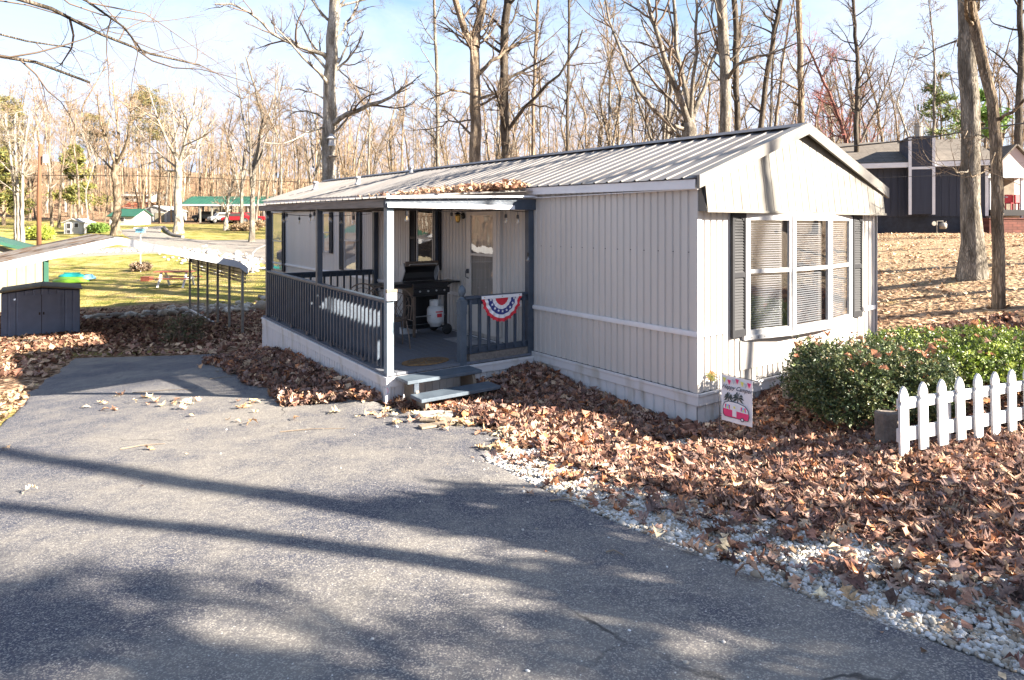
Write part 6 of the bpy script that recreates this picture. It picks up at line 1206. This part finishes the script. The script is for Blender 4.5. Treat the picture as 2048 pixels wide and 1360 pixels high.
# trees beside the photographer on the right: their shadows cross the drive and the gable
def shade_tree(pts, r0_, sd, n1=14, tmin=.45, len1=3.4):
    x, y = pts[0][:2]; S('oak_tree', 'bare tree standing right of the driveway outside the view', [(x, y, h(x, y))] + pts[1:], r0_, .06, (), 'bark_brown', 'twig_brown', sd, group='bare trees right of the driveway', n1=n1, n2=6, n3=5, n4=2, tmin=tmin, len1=len1, minr=.008)
shade_tree([(11.3, -1.1, 0), (12.4, -.25, 6.7), (13.2, .3, 9.2), (14.2, 1.2, 15)], .20, 51, tmin=.6)
shade_tree([(8.4, .1, 0), (9.85, .1, 5.8), (10.6, -.04, 7.6), (11.5, -.4, 12)], .13, 52, n1=12, tmin=.62, len1=2.6)
shade_tree([(16.5, -6.6, 0), (16.4, -6.2, 6), (16, -5.4, 16)], .26, 53); shade_tree([(13.6, -4.6, 0), (13.9, -4.8, 6), (14.4, -5.2, 13)], .16, 54)
shade_tree([(9.6, -1.6, 0), (9.7, -1.5, 3), (9.9, -1.2, 8)], .10, 71, n1=22, tmin=.35, len1=2.2); shade_tree([(11.8, -3.4, 0), (11.8, -3.2, 4), (12, -3.0, 9.5)], .12, 72, n1=24, tmin=.35, len1=2.6); shade_tree([(8.0, -.9, 0), (8.1, -.8, 2.6), (8.3, -.5, 6.5)], .07, 73, n1=20, tmin=.35, len1=1.7)
for i, (x, y, r0_, tp) in enumerate(((22, 3.6, .2, 16), (18, 2.2, .13, 13), (17.5, 6.8, .2, 16), (21, 10.5, .2, 17), (26, 15, .22, 16), (15.5, 9.0, .12, 12), (28, 8, .2, 17), (31, 20, .2, 16))):
    shade_tree([(x, y, 0), (x + .2, y + .1, tp * .4), (x + .3, y + .5, tp)], r0_, 60 + i, tmin=.3)
# ---- the wood behind: a few kinds, copied
def wood_proto(name, seed, H, r0, n1, len1, tmin, bm, tm, n2=5, n3=4, n4=3, fork=False, ang=(30, 60), up=.07):
    r = np.random.default_rng(seed); t = [(0, 0, 0), (r.normal(0, .3), r.normal(0, .3), H * .35), (r.normal(0, .6), r.normal(0, .6), H * .7), (r.normal(0, .8), r.normal(0, .8), H)]
    lim = []
    if fork:
        for k in range(4):
            a = k * 1.57 + r.random(); z = H * (.3 + .06 * k); lim.append(([(0, 0, z), (math.cos(a) * 1.0, math.sin(a) * 1.0, z + H * .16), (math.cos(a) * 2.1, math.sin(a) * 2.1, z + H * .36), (math.cos(a) * 2.8, math.sin(a) * 2.8, z + H * .55)], r0 * .5))
    global h; hs = h; o = path_tree(name, None, t, r0, r0 * .22, lim, bm, tm, seed, None, None, n1, n2, n3, n4, len1, tmin, 1.4, up, minr=.016, ang=ang); o.location = (0, 0, 0); return o
protos = [wood_proto('bare_tree', 61, 16, .19, 22, 3.4, .35, 'bark_tan', 'twig_tan'), wood_proto('bare_tree', 62, 17, .16, 20, 2.8, .45, 'bark_grey', 'twig_tan'), wood_proto('bare_tree', 63, 14, .14, 24, 3.2, .25, 'bark_tan', 'twig_tan'),
          wood_proto('bare_tree', 64, 15, .24, 8, 3.4, .5, 'bark_grey', 'twig_brown', 7, 5, 3, True), wood_proto('bare_tree', 65, 12, .12, 20, 2.6, .2, 'bark_pale', 'twig_pale'), wood_proto('bare_tree', 66, 15, .17, 20, 3.0, .35, 'bark_brown', 'twig_tan'),
          wood_proto('bare_tree', 67, 7, .06, 22, 2.0, .1, 'bark_tan', 'twig_tan')]
WL = ['tan barked bare tree in the wood', 'tall grey bare tree with a high narrow crown in the wood', 'bare tree with a low twiggy crown in the wood', 'forked bare tree with spreading limbs in the wood', 'pale barked bare tree in the wood', 'brown barked bare tree in the wood', 'spindly bare sapling in the wood']
used = [False] * len(protos); rw = np.random.default_rng(77)
def place(k, x, y, s, sz):
    o = protos[k] if not used[k] else copy_tree(protos[k]); used[k] = True
    o.location = (x, y, h(x, y) - .1); o.rotation_euler = (0, 0, rw.uniform(0, 6.28)); o.scale = (s, s, s * sz); o['label'] = WL[k]; o['category'] = 'tree'; o['group'] = WL[k].replace('bare tree', 'bare trees').replace('bare sapling', 'bare saplings')
def zone(n, pxa, pxb, ya, yb, ks, smin=.85, smax=1.2, bias=1.0):
    for i in range(n):
        y = ya + (yb - ya) * rw.random() ** bias; px = pxa + (pxb - pxa) * (i + rw.random()) / n
        place(ks[rw.integers(len(ks))], PX(px, y), y, rw.uniform(smin, smax), rw.uniform(.9, 1.1))
zone(58, -60, 560, 88, 130, [0, 1, 2, 4, 5], .95, 1.35)
zone(16, -40, 210, 66, 88, [0, 2, 4, 6, 6, 5], .6, .95)
zone(62, 470, 1250, 50, 105, [0, 1, 2, 3, 5, 2], .85, 1.2)
zone(12, 560, 1150, 34, 50, [2, 6, 6, 5], .55, .8)
zone(36, 1180, 1720, 42, 88, [0, 1, 2, 3, 5], .85, 1.15)
zone(30, 1640, 2120, 45, 95, [0, 1, 2, 3, 5, 4], .8, 1.1)

for i in range(46):
    y = rw.uniform(-10, 48); place(int(rw.integers(0, 6)), -(max(16, .9 * y + 4) + rw.uniform(0, 26)), y, rw.uniform(.7, 1.0), 1)
# the far wood beyond, too deep to tell its trees apart
def far_wood(n, xa, xb, ya, yb, seed, bm='bark_tan', H=(9, 17)):
    r = np.random.default_rng(seed); x = r.uniform(xa, xb, n); y = r.uniform(ya, yb, n); z = hh(x, y); Hh = r.uniform(H[0], H[1], n); t = np.linspace(0, 1, 5)[None, :, None]
    A = np.stack([x, y, z - .3], -1); B = A + np.stack([r.normal(0, .6, n), r.normal(0, .6, n), Hh], -1); Tt = A[:, None] * (1 - t) + B[:, None] * t; Tt[:, 1:-1, :2] += r.normal(0, .12, (n, 3, 2)); Rt = r.uniform(.07, .17, n)[:, None] * (1 - .8 * np.linspace(0, 1, 5))[None]
    P1, R1 = grow(Tt, Rt, 13, r, .26, (25, 60), .3, 1, 5, .15, .08, .5, .02); P2, R2 = grow(P1, R1, 5, r, .5, (25, 60), .2, 1, 4, .2, .08, .6, .014); P3, R3 = grow(P2, R2, 3, r, .55, (25, 60), .2, 1, 3, .2, .05, .6, .012)
    V, Fq = tubes([(Tt, Rt, 5), (P1, R1, 3), (P2, R2, 3), (P3, R3, 3)]); np_mesh('far_wood', V, Fq, bm, None, kind='stuff')
far_wood(300, -150, 20, 118, 165, 1); far_wood(260, -60, 75, 80, 130, 2, 'twig_tan'); far_wood(240, 20, 150, 85, 150, 3)
def thicket(n, xa, xb, ya, yb, seed):
    r = np.random.default_rng(seed); x = r.uniform(xa, xb, n); y = r.uniform(ya, yb, n); kk = (y > 86) | (CX + F * x / y > 600); x, y = x[kk], y[kk]; n = len(x); z = hh(x, y); t = np.linspace(0, 1, 4)[None, :, None]; A = np.stack([x, y, z - .1], -1); B = A + np.stack([r.normal(0, .5, n), r.normal(0, .5, n), r.uniform(1.5, 4.5, n)], -1)
    Tt = A[:, None] * (1 - t) + B[:, None] * t; Rt = np.full((n, 4), .022); P1, R1 = grow(Tt, Rt, 6, r, .5, (20, 55), .15, 1, 4, .15, .1, .6, .010); P2, R2 = grow(P1, R1, 3, r, .5, (20, 55), .15, 1, 3, .15, .1, .6, .008)
    V, Fq = tubes([(Tt, Rt, 3), (P1, R1, 3), (P2, R2, 3)]); np_mesh('undergrowth', V, Fq, 'twig_tan', None, kind='stuff')
thicket(1500, -85, 60, 88, 125, 5); thicket(700, -28, 34, 36, 75, 6); thicket(350, 20, 60, 40, 80, 7)
# ---- evergreens: needle sprays on whorled boughs
def needles(name, label, loc, H, Rr, z0, colr, seed, n=9000, trunk_r=.15, bm='bark_brown', group=None, size=.22, cone=True, clumps=26):
    r = np.random.default_rng(seed); root = thing(name, label, 'tree', loc, 0, group); K = 12
    T = np.stack([r.normal(0, .05, K), r.normal(0, .05, K), np.linspace(-.2, H, K)], -1); Rt = trunk_r * (1 - np.linspace(0, .85, K))
    zz = z0 + (H - z0) * r.random(clumps) ** .9; a = r.uniform(0, 6.28, clumps); rad = Rr * ((1 - (zz - z0) / (H - z0)) ** .8 if cone else np.sqrt(1 - ((zz - z0) / (H - z0) * 1.6 - .6).clip(-1, 1) ** 2 * .9)) * r.uniform(.55, 1.1, clumps) + .15
    tip = np.stack([np.cos(a) * rad, np.sin(a) * rad, zz + rad * r.uniform(-.05, .3, clumps)], -1); base = np.stack([0 * a, 0 * a, zz - .1], -1)
    u = np.linspace(0, 1, 5)[None, :, None]; Pb = base[:, None] * (1 - u) + tip[:, None] * u; Rb = (.02 + .02 * rad)[:, None] * (1 - np.linspace(0, .8, 5))[None]
    Vt, Ft = tubes([(T[None], Rt[None], 8), (Pb, Rb, 4)]); np_mesh('trunk', Vt, Ft, bm, root, smooth=True)
    m = n; ii = r.integers(0, clumps, m); t = .3 + .75 * np.sqrt(r.random(m)); c = base[ii] * (1 - t[:, None]) + tip[ii] * t[:, None] + r.normal(0, 1, (m, 3)) * (.07 + .17 * rad[ii])[:, None] * np.array([1, 1, .55])
    d = unit(r.normal(0, 1, (m, 3)) + np.array([0, 0, .3])); e = unit(np.cross(d, r.normal(0, 1, (m, 3)))); s = size * r.uniform(.5, 1.3, (m, 1))
    V = np.stack([c - e * s * .16, c + d * s, c + e * s * .16, c - d * s * .5], 1).reshape(-1, 3); Fq = np.arange(m * 4).reshape(m, 4)
    cc = np.array(colr)[r.integers(0, len(colr), m)] * r.uniform(.7, 1.25, (m, 1)); np_mesh('crown', V, Fq, 'needles', root, col=np.repeat(cc, 4, axis=0)); return root
attr_mat('needles', .7, .2, 3, .2, .25); attr_mat('bush_leaf', .45, .15, 30, .15, .5)
OL = [(.15, .14, .055), (.19, .165, .06), (.12, .12, .05), (.24, .19, .09)]; CED = [(.14, .15, .04), (.20, .19, .05), (.10, .12, .035), (.26, .22, .07)]; PINE = [(.10, .15, .05), (.14, .18, .06), (.17, .19, .06), (.08, .11, .04)]; FR = [(.12, .22, .04), (.16, .27, .05), (.09, .16, .03)]
def gz(px, Y): x = PX(px, Y); return (x, Y, h(x, Y))
needles('cedar_tree', 'olive coloured cedar behind the utility pole at the left', gz(150, 78), 9.5, 2.6, 2.0, CED, 1, clumps=50, size=.4, trunk_r=.2)
needles('cedar_tree', 'smaller cedar with a bare lower trunk at the left edge of the wood', gz(8, 70), 8.5, 2.2, 1.0, CED, 2, clumps=40, size=.4, trunk_r=.2)
needles('pine_tree', 'tall pine with its green top above the pale vase-shaped tree', gz(300, 95), 19, 3.0, 11, OL, 3, n=6000, clumps=70, size=.3, trunk_r=.28, cone=False)
needles('pine_tree', 'pine with a thin green top left of the crooked shade tree', gz(190, 100), 15, 2.2, 9, OL, 4, n=3000, clumps=50, size=.3, trunk_r=.25, cone=False)
needles('pine_tree', 'pine showing at the far left edge of the photograph', gz(12, 92), 16, 2.8, 7, OL, 5, n=6000, clumps=70, size=.3, trunk_r=.25, cone=False)
needles('pine_tree', 'bright green young pine showing behind the two lawn trees at right', gz(1955, 36), 7.6, 1.3, 5.0, FR, 6, n=1500, clumps=16, size=.32, trunk_r=.12)
needles('pine_tree', 'thin pine with sparse boughs behind the blue house roof', gz(1880, 48), 11.2, 1.7, 6.5, PINE, 7, n=900, clumps=14, size=.35, trunk_r=.14)

# unseen evergreens added right of the drive to lay soft shade on the near asphalt
for i, (x, y, H_, R_, z0_, n_, c_) in enumerate(((7.2, 1.95, 3.35, .8, 1.9, 1300, 14), (8.2, .4, 3.5, .75, 1.9, 1000, 13), (9.2, -.8, 5.4, .7, 3.6, 350, 9))):
    needles('cedar_tree', 'unseen open crowned cedar added right of the driveway to shade the asphalt', (x, y, h(x, y)), H_, R_, z0_, CED, 20 + i, n=n_, clumps=c_, size=.2, trunk_r=.07, group='unseen cedars added to shade the driveway')
# ---- bushes
def bush(name, label, cx, cy, rx, ry, hg, cols, n, seed, cat='bush', leaf=.020, dead=None, rz=0.0, shape=.72, mt='bush_leaf'):
    r = np.random.default_rng(seed); z0 = h(cx, cy); root = thing(name, label, cat, (cx, cy, z0), rz)
    ns = 16; a = r.uniform(0, 6.28, ns); tip = np.stack([np.cos(a) * rx * .6, np.sin(a) * ry * .6, hg * r.uniform(.5, .8, ns)], -1); u = np.linspace(0, 1, 5)[None, :, None]; b0 = tip * [.15, .15, 0] + [0, 0, -.05]
    Pb = b0[:, None] * (1 - u) + tip[:, None] * u; Vt, Ft = tubes([(Pb, np.full((ns, 5), .009), 4)]); np_mesh('stem', Vt, Ft, 'bark_brown', root)
    # twigs ending on a lumpy shell carry the leaves
    m = n // 9; v = unit(r.normal(0, 1, (m, 3))); v[:, 2] = np.abs(v[:, 2]) * 1.0 - .9 * r.random(m) ** 1.5; v = unit(v)
    az = np.arctan2(v[:, 1], v[:, 0]); lump = 1 + .09 * np.sin(az * 5 + seed) * np.sin(v[:, 2] * 7 + az) + .07 * np.sin(az * 11 + v[:, 2] * 13) + r.normal(0, .045, m)
    k = np.where(r.random(m) < .72, r.uniform(.86, 1.02, m), r.uniform(.45, .9, m)) * lump
    sq = lambda q_: np.sign(q_) * np.abs(q_) ** shape
    c = np.stack([sq(v[:, 0]) * rx, sq(v[:, 1]) * ry, hg * .5 + sq(v[:, 2]) * hg * .5], -1) ; c = (c - [0, 0, hg * .42]) * k[:, None] + [0, 0, hg * .42]
    out = unit(v * [1, 1, .8] + r.normal(0, .45, (m, 3)) + [0, 0, .25]); ln = leaf * 5
    tt = r.uniform(-.7, .6, (m, 9)); cl = c[:, None] + out[:, None] * (tt * ln)[..., None] + r.normal(0, leaf * .35, (m, 9, 3)); cl = cl.reshape(-1, 3); M = len(cl)
    d = unit(np.repeat(out, 9, axis=0) * .6 + r.normal(0, .8, (M, 3))); e = unit(np.cross(d, r.normal(0, 1, (M, 3)))); nn = np.cross(d, e); s = leaf * r.uniform(.65, 1.35, (M, 1))
    V = np.stack([cl - d * s, cl + e * s * .42 + nn * s * .12, cl + d * s, cl - e * s * .42 + nn * s * .12], 1).reshape(-1, 3); keep = np.ones(M, bool)
    tone = r.uniform(.6, 1.35, (m, 1)).repeat(9, 0); cc = np.array(cols)[r.integers(0, len(cols), m)].repeat(9, 0) * tone * r.uniform(.8, 1.2, (M, 1))
    np_mesh('foliage', V, np.arange(M * 4).reshape(M, 4), mt, root, col=np.repeat(cc, 4, axis=0))
    if dead:
        j = np.where((v[:, 2] > .35) & (k > .8))[0]; r.shuffle(j); j = j[:dead]; p_ = c[j] + [0, 0, .01]; ca, sa = math.cos(rz), math.sin(rz)
        w = np.stack([p_[:, 0] * ca - p_[:, 1] * sa + cx, p_[:, 0] * sa + p_[:, 1] * ca + cy, p_[:, 2] + z0], -1); leaves('fallen_leaves', w, .085, [(.34, .15, .09), (.42, .2, .12), (.3, .17, .12), (.48, .3, .2)], .7, .03, 1, seed)
    return root
GRN = [(.06, .09, .035), (.09, .12, .04), (.05, .075, .035), (.14, .17, .06), (.075, .11, .05), (.17, .17, .07)]; YG = [(.19, .27, .04), (.25, .33, .05), (.14, .21, .035), (.32, .37, .07)]
bush('evergreen_shrub', 'rounded dark green shrub with brown leaves on top, left of the picket fence', 3.66, 6.55, .72, .60, .80, GRN, 62000, 1, leaf=.0155, dead=70)
bush('evergreen_hedge', 'low bright yellow-green hedge behind the picket fence, right of the dark shrub', 5.45, 7.3, 1.3, .80, .50, YG + GRN[:2], 70000, 2, leaf=.0165, dead=60, rz=.1)
x, y, z = G(80, 480, y0=40); bush('boxwood', 'bright yellow-green clipped bush beside the foot of the brown utility pole', x, y, .9, .7, 1.1, [(.30, .36, .05), (.36, .40, .07), (.24, .30, .05)], 9000, 3, leaf=.07)
x, y, z = G(197, 466, y0=40); bush('boxwood', 'rounded green bush right of the white playhouse', x, y, .75, .6, .85, [(.16, .26, .05), (.20, .30, .06)], 8000, 4, leaf=.07)
x, y, z = G(281, 543, y0=26); bush('dry_shrub', 'dry brown shrub round the post of the martin house', x, y, .45, .4, .45, [(.28, .2, .13), (.22, .15, .11), (.35, .27, .18)], 5000, 5, leaf=.05)
x, y, z = G(1125 - 640, 640, y0=13); bush('dry_shrub', 'scrubby dry shrub between carport post and porch corner', x + .55, 17.0, .5, .5, .8, [(.12, .09, .05), (.2, .14, .09), (.10, .12, .05)], 2600, 6, leaf=.03)
for i, (px, py, w_) in enumerate(((490, 462, 2.2), (512, 455, 1.6))):
    x, y, z = G(px, py, y0=40); bush('brush_pile', ['tangled dry brush on the bank before the shelter', 'smaller dry brush near the porch roof corner'][i], x, y, w_ * .6, .8, .6, [(.25, .17, .1), (.35, .25, .15)], 3000, 8 + i, leaf=.09)
